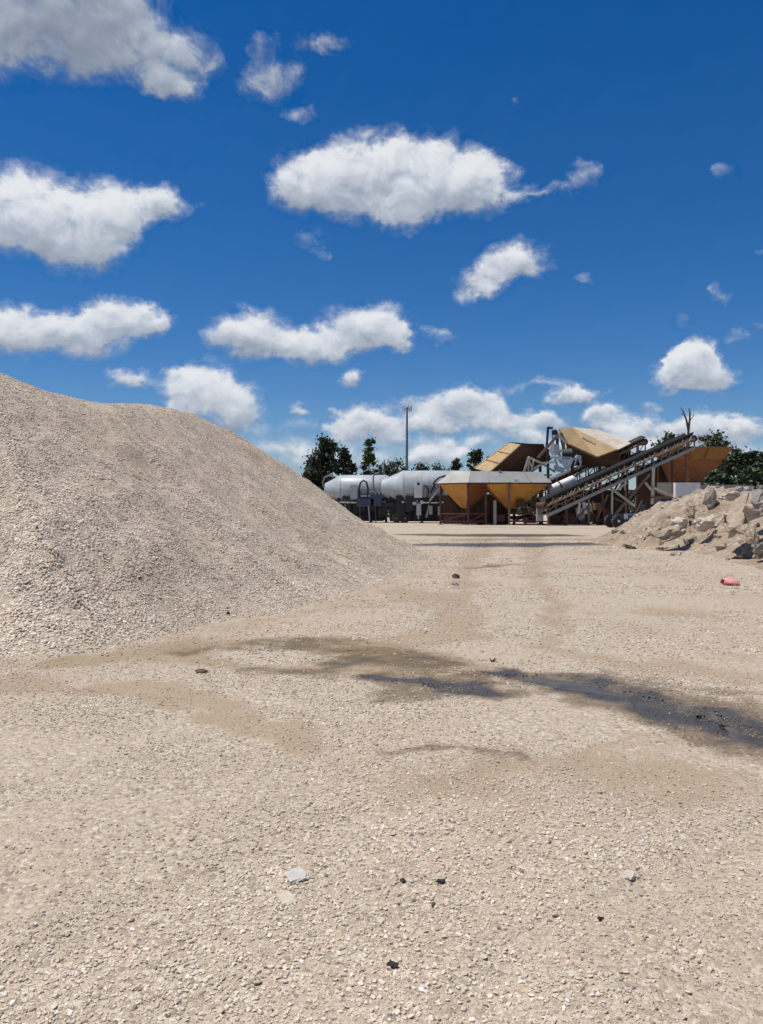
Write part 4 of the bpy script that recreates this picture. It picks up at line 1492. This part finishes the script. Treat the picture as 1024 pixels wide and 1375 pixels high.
# ------------------------------------------------------------------ twin orange feed hoppers
def hoppers():
    root = thing('feed_hopper', (11, 76, 0), 'orange twin feed hopper with a grey collar, standing right of the silos', 'hopper')
    zr = 4.08
    # left hopper stands turned, one edge towards the yard
    def pyramid(name, rim, foot, mats):
        h = thing_part(name, rim[0], root)
        n = len(rim)
        cen = sum((Vector(p) for p in rim), Vector()) / n
        for i in range(n):
            j = (i + 1) % n
            mid = (Vector(rim[i]) + Vector(rim[j])) / 2 - cen
            MB().plate([rim[i], rim[j], foot[j], foot[i]], .05, -mid).build('hopper_plate', mats[i], h)
        return h

    def thing_part(name, loc, parent):
        o = bpy.data.objects.new(name, None)
        o.empty_display_size = .2
        COL.objects.link(o)
        o.parent = parent
        o.location = Vector(loc) - wloc(parent)
        return o

    a0 = Vector((5.6, 77.2, zr)); a1 = Vector((8.35, 74.9, zr)); a2 = Vector((11.6, 77.4, zr)); a3 = Vector((8.6, 79.8, zr))
    f = [Vector((7.9, 77.0, 1.7)), Vector((8.38, 76.5, 1.6)), Vector((8.9, 77.0, 1.7)), Vector((8.4, 77.5, 1.7))]
    pyramid('hopper', [a0, a1, a2, a3], f, [M['orange'], M['rust_orange'], M['rust_orange'], M['orange']])  # right-hand faces: rusty paint, also darker for their shade from the sun
    b0 = Vector((10.0, 75.0, zr)); b1 = Vector((16.4, 75.0, zr)); b2 = Vector((16.4, 79.2, zr)); b3 = Vector((10.0, 79.2, zr))
    g = [Vector((12.4, 76.6, 1.62)), Vector((13.5, 76.6, 1.62)), Vector((13.5, 77.6, 1.62)), Vector((12.4, 77.6, 1.62))]
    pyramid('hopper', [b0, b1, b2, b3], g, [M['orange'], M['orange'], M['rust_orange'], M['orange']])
    for p, q in ((f, .55), (g, .7)):
        c = sum(p, Vector()) / 4
        MB().box((c.x, c.y, 1.35), (q * 1.6, q * 1.4, .5)).build('discharge_gate', M['brown'], root)
    # rim angle and grey collar leaning inwards
    c0 = Vector((5.5, 77.2, zr + .03)); c1 = Vector((8.35, 74.75, zr + .03)); c2 = Vector((16.5, 74.85, zr + .03)); c3 = Vector((16.5, 79.4, zr + .03)); c4 = Vector((8.6, 80, zr + .03))
    t0 = Vector((7.0, 77.4, 5.32)); t1 = Vector((8.75, 76.3, 5.30)); t2 = Vector((15.7, 76.5, 5.22)); t3 = Vector((15.7, 78.2, 5.22)); t4 = Vector((8.6, 78.6, 5.3))
    for i, (q, mk) in enumerate((([c0, c1, t1, t0], 'silo_dull'), ([c1, c2, t2, t1], 'collar'), ([c2, c3, t3, t2], 'collar'), ([c3, c4, t4, t3], 'collar'), ([c4, c0, t0, t4], 'collar'))):
        MB().plate(q, .05, (0, 0, -1)).build('collar_plate', M[mk], root)
    for a, c in ((c0, c1), (c1, c2), (c2, c3), (c3, c4), (c4, c0)):
        dn = Vector((0, 0, -.06))
        bar('rim_angle', a + dn, c + dn, .14, M['brown'], root)
    # the collar joints
    for k in range(1, 4):
        t = k / 4
        bar('collar_rib', c1.lerp(c2, t) + Vector((0, -.03, .04)), t1.lerp(t2, t) + Vector((0, -.03, .02)), .07, M['collar'], root)
    # legs
    for (x, y) in ((8.38, 74.9), (5.9, 77.2), (11.35, 77.4), (8.6, 79.6), (10.1, 75.1), (12.35, 75.0), (16.2, 75.1), (16.2, 79), (10.1, 79)):
        bar('leg', (x, y, 0), (x, y, zr - .1), .2, M['redbrown' if x < 12 else 'rail'], root)
        MB().box((x, y, .04), (.55, .5, .08)).build('foot_plate', M['beam'], root)
    for (a, c) in (((8.38, 74.9), (10.1, 75.1)), ((5.9, 77.2), (8.38, 74.9)), ((12.35, 75), (16.2, 75.1)), ((10.1, 79), (16.2, 79))):
        for z in (.35, 1.1):
            bar('tie_bar', (a[0], a[1], z), (c[0], c[1], z), .12, M['redbrown'], root)
        bar('brace', (a[0], a[1], .35), (c[0], c[1], 1.1), .1, M['redbrown'], root)
    # slatted guards low between the legs
    for k in range(7):
        x = 6.15 + k * .31
        bar('guard_bar', (x, 77 - (x - 5.9) * .92, .1), (x, 77 - (x - 5.9) * .92, .95), .07, M['redbrown'], root)
    bar('front_strut', (11.0, 75.2, 0), (11.0, 75.2, 2.4), .28, M['beam'], root)
    MB().box((13.4, 77, .7), (5.2, .9, .35)).build('feed_belt', M['rubber'], root)
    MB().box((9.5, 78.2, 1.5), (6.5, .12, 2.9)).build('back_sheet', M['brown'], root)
    for (px, py, w, h) in ((707, 690, .9, 1.1), (698, 676, .7, .7), (716, 679, .6, .9), (712, 697, 1.0, .8), (672, 696, .8, .7)):
        MB().box(P(px, py, 75.9), (w, .6, h)).build('gearbox', M['redbrown'], root)
    for (px, py) in ((697, 688), (712, 686), (705, 699)):
        MB().lathe(P(px, py, 75.5), (0, -1, 0), [(0, .3), (.12, .3), (.12, .1), (.2, .08)], 14).build('pulley', M['rail'], root)
    MB().box(P(671, 634.5, 76.2), (.0001 + .25, .2, .5)).build('bracket', M['beam'], root)
    MB().box(P(693, 646, 74.8), (.5, .15, .35)).build('bracket', M['white'], root)


hoppers()
cab = thing('control_cabinet', P(724.5, 705, 74), 'grey electrical control cabinet at the foot of the front conveyor', 'cabinet')
MB().box(P(724.5, 687.5, 74.2), (.62, .45, 1.75)).build('cabinet_body', M['cabinet'], cab)
MB().box(P(724.5, 687.5, 73.95), (.52, .03, 1.55)).build('cabinet_door', M['cabinet'], cab)
for dx in (-.25, .25):
    p = P(724.5, 700, 74.2)
    bar('leg', (p.x + dx, p.y, 0), (p.x + dx, p.y, .5), .08, M['black'], cab)
MB().box(P(726.5, 688, 73.9), (.04, .05, .18)).build('handle', M['black'], cab)


# ------------------------------------------------------------------ raised tan bins
def bins():
    root = thing('storage_bin', (12.5, 80, 0), 'tan steel bin tilted on its side above the left hopper, dark brown and shaded underneath', 'bin')
    f1, f2, f3, f4 = P(637, 629, 79.2), P(657, 634.5, 77), P(699, 597, 77), P(684.5, 594.5, 79)
    MB().plate([f1, f2, f3, f4], .08, (0, 1, -.5)).build('side_plate', M['tan'], root)
    g3, g2, g1 = P(729, 598, 79.5), P(740, 617, 80), P(706, 640, 78.6)
    MB().plate([f2, g1, g2, g3, f3], .08, (0, 1, 0)).build('bottom_plate', M['brown'], root)  # brown steel, its darkness partly the shade on this side
    bk = [p + Vector((0.3, 3.0, .2)) for p in (f1, f4, g3, g2, g1)]
    MB().plate([f1, f4, bk[1], bk[0]], .06).build('side_plate', M['tan'], root)
    MB().plate([f4, g3, bk[2], bk[1]], .06).build('top_plate', M['brown'], root)
    MB().plate([g3, g2, bk[3], bk[2]], .06).build('end_plate', M['brown'], root)
    MB().plate([bk[0], bk[1], bk[2], bk[3], bk[4]], .06).build('back_plate', M['tan'], root)
    for t in (.33, .66):
        bar('rib', f2.lerp(f3, t) + Vector((0, -.04, 0)), f1.lerp(f4, t) + Vector((0, -.04, .03)), .07, M['tan'], root)
    for px in (650, 690, 725):
        p = P(px, 640, 80.4)
        bar('leg', (p.x, p.y, 0), (p.x, p.y, p.z + (1.3 if px > 660 else .2)), .26, M['brown'], root)
    bar('edge_angle', f3 + Vector((0, -.06, .05)), g3 + Vector((0, -.06, .05)), .14, M['brown'], root)

    root = thing('storage_bin', (20.5, 79, 0), 'larger tan bin with a white top plate, raised high behind the conveyors', 'bin')
    p1, p2, p3, p4, p5 = P(750.5, 576, 80.6), P(768, 573.5, 79.6), P(829, 604, 77), P(801, 614.5, 76.6), P(764, 597.5, 79.2)
    MB().plate([p1, p2, p3, p4, p5], .08, (0, 1, -.5)).build('side_plate', M['tan'], root)
    w2, w3 = P(803, 577, 83.5), P(847, 595, 80.5)
    MB().plate([p2, w2, w3, p3], .08, (0, 0, -1)).build('top_plate', M['cream'], root)
    u1, u2, u3, u4 = P(757, 590, 81.5), P(772, 622, 80.6), P(792, 628, 79.5), P(835, 622, 79.4)
    MB().plate([p5, p4, u3, u2], .08, (0, 1, 0)).build('bottom_plate', M['brown'], root)  # brown here also carries the shade under the bin, end plates too
    MB().plate([p1, p5, u2, u1], .08, (0, 1, 0)).build('end_plate', M['brown'], root)
    MB().plate([p4, p3, u4, u3], .08, (0, 1, 0)).build('end_plate', M['brown'], root)
    b1, b2 = P(752, 580, 83), P(803, 625, 83)
    MB().plate([w2, w3, P(845, 628, 82), P(760, 625, 83.5), P(760, 582, 84)], .06).build('back_plate', M['brown'], root)
    MB().bar(P(782, 588, 78.45), P(799, 596.5, 77.75), .16, .1).build('slot_cover', M['beam'], root)
    bar('edge_angle', p5 + Vector((0, -.08, 0)), p4 + Vector((0, -.08, 0)), .16, M['brown'], root)
    for px, Y in ((768, 81), (805, 80.5), (836, 80.5)):
        p = P(px, 618, Y)
        bar('leg', (p.x, p.y, 0), (p.x, p.y, p.z + .3), .3, M['brown'], root)
    for (a, c) in (((768, 690), (805, 640)), ((805, 690), (768, 640)), ((805, 690), (836, 640)), ((768, 660), (836, 660))):
        bar('brace', P(a[0], a[1], 80.7), P(c[0], c[1], 80.7), .16, M['brown'], root)


bins()


def hoist():
    Y = 77.8
    root = thing('hoist_frame', (17.5, Y, 0), 'jumbled bluish steel hoist frame between the two raised tan bins', 'hoist')
    def b(n, a, c, w, mk, dy=0.0, dy2=None):
        return bar(n, P(a[0], a[1], Y + dy), P(c[0], c[1], Y + (dy if dy2 is None else dy2)), w, M[mk], root)
    b('post', (735.5, 574), (733.5, 603), .2, 'black', .3)
    b('post', (735, 603), (737, 705), .24, 'brown', .6)
    b('post', (768, 606), (768, 705), .24, 'brown', .6)
    b('top_bar', (735, 574.5), (742, 575), .2, 'black', .3)
    b('beam', (722, 615), (748, 585), .26, 'rail')
    b('beam', (744, 578), (760, 596), .22, 'cream', .4)
    b('post', (741, 577), (742, 592), .12, 'galv', .3)
    b('post', (753, 582), (757, 604), .3, 'rail', .5)
    b('post', (748, 588), (748, 604), .24, 'black', .4)
    b('beam', (748, 606), (767, 604), .26, 'cream')
    b('post', (766.5, 604), (766, 615), .2, 'cream')
    b('beam', (750, 606), (752, 615), .2, 'beam')
    b('beam', (739, 614), (765, 615), .2, 'galv', -.2)
    b('strut', (752, 616), (763, 630), .34, 'galv', -.3)
    b('strut', (768, 615), (762, 630), .3, 'galv', -.3)
    b('strut', (775, 612), (771, 624), .16, 'galv', -.1)
    b('strut', (776, 612), (779, 622), .16, 'galv', -.1)
    b('strut', (745, 616), (748, 626), .2, 'galv', -.1)
    b('strut', (744, 628), (757, 632), .5, 'cabinet', -.1)
    MB().plate([P(737, 603, Y - .2), P(744, 594, Y), P(745.5, 604, Y + .2), P(742, 612, Y)], .1).build('chute_plate', M['white'], root)
    MB().plate([P(745, 596, Y), P(751, 598, Y), P(750, 611, Y), P(744, 612, Y)], .1).build('chute_plate', M['galv'], root)
    MB().plate([P(748, 616, Y - .3), P(768, 615, Y - .3), P(760, 624, Y - .3), P(752, 622, Y - .3)], .1).build('chute_plate', M['galv'], root)
    MB().lathe(P(744, 581, Y), (0, -1, 0), [(0, .28), (.3, .28)], 14).build('motor', M['black'], root)
    MB().lathe(P(755, 610, Y - .1), (1, 0, 0), [(0, .26), (.9, .26)], 14).build('motor', M['black'], root)
    MB().tube([P(770, 617, Y), P(774, 612, Y), P(779, 613, Y), P(780, 622, Y), P(776, 630, Y)], .09, 8).build('hose', M['galv'], root)

    root = thing('truss_frame', P(722, 705, 77), 'tan open truss between the tilted bin and the hoist frame', 'truss')
    Y = 77.0
    segs = [((702, 640), (709, 614)), ((709, 614), (727, 622)), ((727, 622), (748, 620)), ((702, 638), (728, 623)), ((709, 614), (709, 636)), ((716, 618), (714, 631)),
            ((709, 614), (714, 630)), ((704, 630), (712, 632)), ((727, 622), (745, 634)), ((705, 638), (740, 638)), ((728, 638), (728, 705)), ((706, 640), (706, 705))]
    for i, (a, c) in enumerate(segs):
        bar('truss_member', P(a[0], a[1], Y), P(c[0], c[1], Y + (.4 if i % 2 else 0)), .2 if i < 4 else .15, M['cream' if i < 7 else 'rail'], root)


hoist()


# ------------------------------------------------------------------ belt conveyors
def conveyor(name, A, B, h, width, label, n, mats, cover=0.34, hand=True, brackets=1.0):
    A, B = Vector(A), Vector(B)
    root = thing(name, (A.x, A.y, 0), label, 'conveyor')
    d = (B - A).normalized()
    side = Vector((-d.y, d.x, 0)).normalized() * width
    up = Vector((0, 0, h))
    L = (B - A).length
    for k, off in enumerate((Vector(), side)):
        bar('stringer', A + off, B + off, .16, mats['beam'], root, .3)
        bar('top_rail', A + off + up, B + off + up, .14, mats['rail'], root, .16)
        if k == 0 or hand:
            for i in range(n + 1):
                p = A.lerp(B, i / n) + off
                bar('post', p + Vector((0, 0, .12)), p + up, .11, mats['post'], root)
    for i in range(n):
        p, q = A.lerp(B, i / n), A.lerp(B, (i + 1) / n)
        if i % 2:
            p, q = q, p
        bar('brace', p + Vector((0, .05, .12)), q + up + Vector((0, .05, -.05)), .07, mats['post'], root)
    # belt: a trough above the frame, with its return run below
    c = side * .5
    bel = MB()
    z0 = h + .12
    s = side * .42
    a0, b0 = A + c + Vector((0, 0, z0)), B + c + Vector((0, 0, z0))
    prof = [(-1.0, cover), (-.5, .12), (.5, .12), (1.0, cover)]
    vs = []
    for e in (a0, b0):
        for (k, zz) in prof:
            vs.append(e + s * k + Vector((0, 0, zz)))
        for (k, zz) in prof[::-1]:
            vs.append(e + s * k * 1.04 + Vector((0, 0, zz - .07)))
    m = 8
    bel.add(vs, [tuple(range(m)), tuple(range(m, 2 * m))] + [(i, (i + 1) % m, m + (i + 1) % m, m + i) for i in range(m)])
    bel.build('belt', M['rubber'], root)
    MB().plate([a0 - s + Vector((0, 0, -z0 + .2)), a0 + s + Vector((0, 0, -z0 + .2)), b0 + s + Vector((0, 0, -z0 + .2)), b0 - s + Vector((0, 0, -z0 + .2))], .03).build('return_belt', M['rubber'], root)
    for e in (a0, b0):
        MB().lathe(e - side * .5 + Vector((0, 0, -.1)), side, [(0, .34), (width, .34)], 18).build('drum', M['brown'], root)
    rb = random.Random(n)
    for i in range(1, n * 2):
        p = A.lerp(B, (i + rb.uniform(-.2, .2)) / (n * 2)) + Vector((0, -.05, h))
        bar('bracket', p, p + Vector((0, 0, .25 + .45 * brackets * rb.uniform(.3, 1.0))) + d * rb.uniform(-.1, .25), rb.uniform(.05, .12), mats['post'] if rb.random() < .85 else mats['idler'], root)
    if brackets > .5:
        bar('guard_rail', A + Vector((0, -.08, h + .62)), A.lerp(B, .97) + Vector((0, -.08, h + .62)), .07, mats['rail'], root)
    for i in range(1, n * 2):
        p = A.lerp(B, i / (n * 2)) + Vector((0, 0, z0 + .02))
        bar('idler', p, p + side, .12, mats['idler'] if i % 3 else M['white'], root)
    return root, d, side


M['rail_tan'] = paint('tan_rail_steel', (0.33, 0.225, 0.135), 0.7, 0.3, (0.2, 0.09, 0.045), dust=0.3)
mats1 = dict(beam=M['beam'], rail=M['rail_tan'], post=M['rail'], idler=M['beam'])
A1, B1 = P(734, 692.5, 72), P(932, 601.5, 77)
c1, d1, sd1 = conveyor('belt_conveyor', A1, B1, .92, 1.5, 'front inclined belt conveyor with grey lower beam and rusty rails', 17, mats1, cover=.6, brackets=.5)


def c1_at(t):
    return A1.lerp(B1, t)


# trestle and struts of the front conveyor
def strut(root, name, a, c, w, mk, Y, Y2=None):
    return bar(name, P(a[0], a[1], Y), P(c[0], c[1], Y if Y2 is None else Y2), w, M[mk], root)


for off in (0, 1.45):
    strut(c1, 'trestle_leg', (877, 628), (874.5, 690), .26, 'cream', 75.4 + off)
strut(c1, 'trestle_brace', (872, 637), (826, 690), .22, 'rail', 75.2)
strut(c1, 'trestle_brace', (815, 652), (851, 679), .2, 'cream', 75.0)
strut(c1, 'trestle_brace', (841, 648), (829, 658), .2, 'cream', 74.8)
strut(c1, 'trestle_brace', (877, 655), (903, 666), .22, 'cream', 75.2)
strut(c1, 'trestle_brace', (866, 648), (874, 658), .2, 'cream', 75.2)
strut(c1, 'tie_bar', (874, 668), (900, 668), .2, 'rail', 75.3)
strut(c1, 'tie_bar', (822, 668), (858, 684), .14, 'rail', 75.5)
strut(c1, 'trestle_leg', (821.5, 657), (821.5, 705), .16, 'cream', 74.9)
strut(c1, 'trestle_leg', (840, 650), (841, 705), .14, 'rail', 76.4)
strut(c1, 'trestle_brace', (862, 672), (852, 690), .14, 'beam', 76)
strut(c1, 'tail_leg', (760, 683), (760, 706), .2, 'redbrown', 72.8)
strut(c1, 'tail_leg', (790, 668), (790, 706), .2, 'rail', 73.6)
strut(c1, 'tail_leg', (778, 675), (776, 690), .22, 'cream', 73.2)
strut(c1, 'tail_leg', (783, 674), (786, 690), .3, 'galv', 73.4)
strut(c1, 'tail_leg', (808, 660), (812, 706), .2, 'redbrown', 74.4)
strut(c1, 'trestle_brace', (800, 700), (816, 664), .14, 'rail', 74.5)
strut(c1, 'trestle_brace', (765, 704), (790, 680), .12, 'redbrown', 73.2)
strut(c1, 'head_leg', (922, 610), (922, 690), .3, 'rust_orange', 77.2)

A2, B2 = P(716, 679, 78.6), P(866, 607, 81)
c2, d2, sd2 = conveyor('belt_conveyor', A2, B2, 1.05, 1.4, 'rear inclined belt conveyor, lower and darker, with a black hood at its head', 13, dict(beam=M['brown'], rail=M['rail_tan'], post=M['rail'], idler=M['beam']), cover=.5)
# hood over the head end of the rear conveyor
hood = MB()
for k in range(5):
    pass
ha, hb = A2.lerp(B2, .50) + Vector((0, 0, 1.5)), A2.lerp(B2, .99) + Vector((0, 0, 1.5))
vs, n = [], 7
for e in (ha, hb):
    for k in range(n):
        a = PI * k / (n - 1)
        vs.append(e + sd2 * (.5 - .56 * math.cos(a)) + Vector((0, 0, .34 * math.sin(a))))
fs = [(k, k + 1, n + k + 1, n + k) for k in range(n - 1)] + [tuple(range(n)), tuple(range(n, 2 * n))]
MB().add(vs, fs).build('hood', M['black'], c2)
hand = A2 + Vector((0, -.1, 2.0))
bar('handrail', A2.lerp(B2, .3) + Vector((0, -.1, 1.55)), A2.lerp(B2, 1.0) + Vector((0, -.1, 1.55)), .09, M['rail'], c2)
strut(c2, 'leg', (760, 668), (760, 706), .2, 'brown', 79.3)
strut(c2, 'leg', (800, 650), (800, 706), .2, 'brown', 79.9)
strut(c2, 'leg', (842, 630), (842, 706), .2, 'brown', 80.6)
strut(c2, 'brace', (760, 700), (800, 655), .14, 'brown', 79.6)
strut(c2, 'brace', (800, 700), (842, 640), .14, 'brown', 80.2)
pipe = thing('steel_pipe', P(755, 660, 75.9), 'white steel pipe lying along the lower end of the conveyors', 'pipe')
MB().tube([P(738, 658, 75.9), P(770, 643.5, 76.4)], .42, 14).build('pipe_body', M['white'], pipe)
MB().tube([P(750, 652.5, 76.07), P(751.5, 651.8, 76.1)], .47, 14).build('clamp', M['redbrown'], pipe)
for px, py in ((742, 660), (766, 649)):
    p = P(px, py, 76.1)
    bar('support', (p.x, p.y, 0), (p.x, p.y, p.z - .3), .15, M['brown'], pipe)
ch = thing('metal_chute', P(750, 640, 76.8), 'pale grey metal chute sloping down from the hoist frame to the hopper collar', 'chute')
MB().plate([P(732, 648, 76.6), P(760, 634, 76.6), P(764, 632, 78), P(736, 644, 78)], .12).build('chute_bed', M['collar'], ch)
bar('chute_lip', P(732, 647.5, 76.5), P(763, 632, 76.5), .16, M['galv'], ch)
bar('chute_leg', P(745, 642, 77.2), Vector((P(745, 642, 77.2).x, 77.2, 0)), .16, M['brown'], ch)


# drive gear and drums in the dark below the conveyors
def drive_gear():
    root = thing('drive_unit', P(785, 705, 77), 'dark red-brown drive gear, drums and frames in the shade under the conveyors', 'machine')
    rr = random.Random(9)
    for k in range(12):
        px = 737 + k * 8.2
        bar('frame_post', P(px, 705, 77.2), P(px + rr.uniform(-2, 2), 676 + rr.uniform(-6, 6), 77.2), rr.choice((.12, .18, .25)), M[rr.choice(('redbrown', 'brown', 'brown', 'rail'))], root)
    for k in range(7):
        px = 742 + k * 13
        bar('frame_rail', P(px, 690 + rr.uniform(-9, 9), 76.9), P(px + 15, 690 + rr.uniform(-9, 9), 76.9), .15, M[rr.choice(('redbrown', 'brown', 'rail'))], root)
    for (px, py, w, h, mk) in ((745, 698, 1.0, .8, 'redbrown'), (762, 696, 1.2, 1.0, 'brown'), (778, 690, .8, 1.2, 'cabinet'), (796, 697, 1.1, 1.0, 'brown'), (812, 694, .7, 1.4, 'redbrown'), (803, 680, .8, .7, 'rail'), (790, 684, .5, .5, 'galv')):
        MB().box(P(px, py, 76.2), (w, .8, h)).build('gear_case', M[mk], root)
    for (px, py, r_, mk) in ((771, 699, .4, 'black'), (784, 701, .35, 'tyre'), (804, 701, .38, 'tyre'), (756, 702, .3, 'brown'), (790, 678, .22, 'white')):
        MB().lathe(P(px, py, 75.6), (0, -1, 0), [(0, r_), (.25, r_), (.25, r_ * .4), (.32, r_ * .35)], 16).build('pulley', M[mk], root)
    MB().box(P(790, 683, 79), (8.0, .1, 3.8)).build('back_sheet', M['black'], root)  # black sheet added to deepen the shade under the conveyors


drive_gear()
for (px, py, w, h, mk, lab) in ((759, 703, .45, .42, 'redbrown', 'reddish bucket standing under the tail of the front conveyor'), (793, 704, .3, .35, 'cream', 'pale bucket under the middle of the front conveyor')):
    b = P(px, 705.5, 73.2)
    root = thing('bucket', (b.x, b.y, 0), lab, 'bucket')
    MB().lathe((b.x, b.y, 0), (0, 0, 1), [(0, w * .38), (h, w * .5), (h, w * .44), (h * .3, w * .36)], 16).build('bucket_body', M[mk], root)
    MB().tube([(b.x - w * .5, b.y, h), (b.x - w * .3, b.y - .1, h * 1.35), (b.x + w * .3, b.y - .1, h * 1.35), (b.x + w * .5, b.y, h)], .02, 6).build('handle', M['black'], root)


# ------------------------------------------------------------------ big orange bin on the right
def right_bin():
    root = thing('storage_bin', (33, 80, 0), 'big orange bin with a flared rim under the upper end of the front conveyor', 'bin')
    Y = 80.5
    zt = P(0, 601.5, Y).z
    x0, x1 = P(898, 0, Y).x, P(984, 0, Y).x
    xs = P(932, 0, Y).x
    rim = [Vector((x0, Y, zt)), Vector((x1, Y, zt)), Vector((x1, Y + 5, zt)), Vector((x0, Y + 5, zt))]
    zl = zt - 1.15
    low = [Vector((x0 + .5, Y + .75, zl)), Vector((x1 - .6, Y + .75, zl)), Vector((x1 - .6, Y + 4.3, zl)), Vector((x0 + .5, Y + 4.3, zl))]
    foot = [Vector((x0 + 1.7, Y + 1.9, 3.4)), Vector((x0 + 3.6, Y + 1.9, 3.4)), Vector((x0 + 3.6, Y + 3.2, 3.4)), Vector((x0 + 1.7, Y + 3.2, 3.4))]
    cen = sum(rim, Vector()) / 4
    for i in range(4):
        j = (i + 1) % 4
        mid = (rim[i] + rim[j]) / 2 - cen
        MB().plate([rim[i], rim[j], low[j], low[i]], .06, -mid).build('flare_plate', M['rust_orange'] if i else M['orange_dark'], root)
        MB().plate([low[i] + Vector((0, 0, -.01)), low[j] + Vector((0, 0, -.01)), foot[j], foot[i]], .06, -mid).build('hopper_plate', M['rust_orange'], root)
        bar('rim_angle', rim[i] + Vector((0, 0, .05)), rim[j] + Vector((0, 0, .05)), .16, M['orange_dark'], root)
    for k in (.35, .62):
        bar('rib', rim[0].lerp(rim[1], k) + Vector((0, -.03, -.05)), low[0].lerp(low[1], k) + Vector((0, -.03, 0)), .09, M['orange_dark'], root)
    for (x, y) in ((x0 + .5, Y + .75), (x1 - .6, Y + .75), (x1 - .6, Y + 4.3), (x0 + .5, Y + 4.3)):
        bar('leg', (x, y, 0), (x, y, zl), .28, M['brown'], root)
    for z in (3.1, 4.4):
        bar('tie_bar', (x0 + .5, Y + .75, z), (x1 - .6, Y + .75, z), .22, M['brown'], root)
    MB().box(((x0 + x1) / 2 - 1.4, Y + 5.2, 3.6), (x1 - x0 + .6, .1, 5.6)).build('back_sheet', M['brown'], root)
    p = thing('site_hoarding', P(894, 705, 78.5), 'plain beige steel panel in a dark frame left of the white wall', 'hoarding')
    MB().plate([P(881, 648, 78.5), P(903, 648, 78.5), P(903, 672, 78.5), P(881, 664, 78.5)], .08).build('panel_sheet', M['cream'], p)
    bar('frame_post', P(905, 647, 78.4), Vector((P(905, 0, 78.4).x, 78.4, 0)), .3, M['brown'], p)
    bar('frame_rail', P(879, 662, 78.2), P(904, 673, 78.2), .22, M['brown'], p)
    bar('frame_post', P(880, 648, 78.6), Vector((P(880, 0, 78.6).x, 78.6, 0)), .2, M['brown'], p)


right_bin()


# ------------------------------------------------------------------ axle trailer below the conveyor
def trailer():
    Y = 63.5
    w = P(829, 698.8, Y)
    root = thing('axle_trailer', (w.x + 1.5, Y, 0), 'dark navy wheeled trailer parked behind the left toe of the rubble heap', 'trailer')
    r_ = .56
    for k, dy in enumerate((0, 2.1)):
        c = Vector((w.x, Y + dy, r_))
        wh = MB().lathe(c + Vector((-.0, .16, 0)), (0.25, -1, 0), [(0, .28), (0, .5), (.06, r_), (.26, r_), (.32, .5), (.32, .3)], 26).build('wheel', M['tyre'], root)
        MB().lathe(c + Vector((.05, -.12, 0)), (0.25, -1, 0), [(0, .29), (.03, .3), (.03, .22), (-.02, .12), (.08, .1)], 20).build('rim', M['white'], wh)
    MB().bar((w.x, Y + .2, r_), (w.x, Y + 2.1, r_), .16).build('axle', M['black'], root)
    for dy in (.35, 1.75):
        bar('frame_beam', (w.x - .3, Y + dy, .98), (w.x + 5.2, Y + dy, 1.25), .2, M['navy'], root, .3)
    MB().box((w.x + 1.55, Y + .6, .78), (1.5, .9, .62)).build('tool_box', M['navy'], root)
    MB().tube([(w.x + .7, Y + .25, .95), (w.x + 2.2, Y + .25, .95)], .26, 14).build('air_tank', M['navy'], root)
    MB().box((w.x + .68, Y - .02, .95), (.3, .12, .42)).build('bracket', M['galv'], root)
    MB().box((w.x + 3.6, Y + 1, 1.5), (2.4, 1.5, .9)).build('engine_cover', M['black'], root)
    MB().box((w.x + 4.6, Y + 1, 2.2), (2.0, 1.4, .5)).build('engine_cover', M['navy'], root)
    for x in (2.6, 4.9):
        bar('leg', (w.x + x, Y + .35, 0), (w.x + x, Y + .35, 1.1), .14, M['black'], root)


trailer()
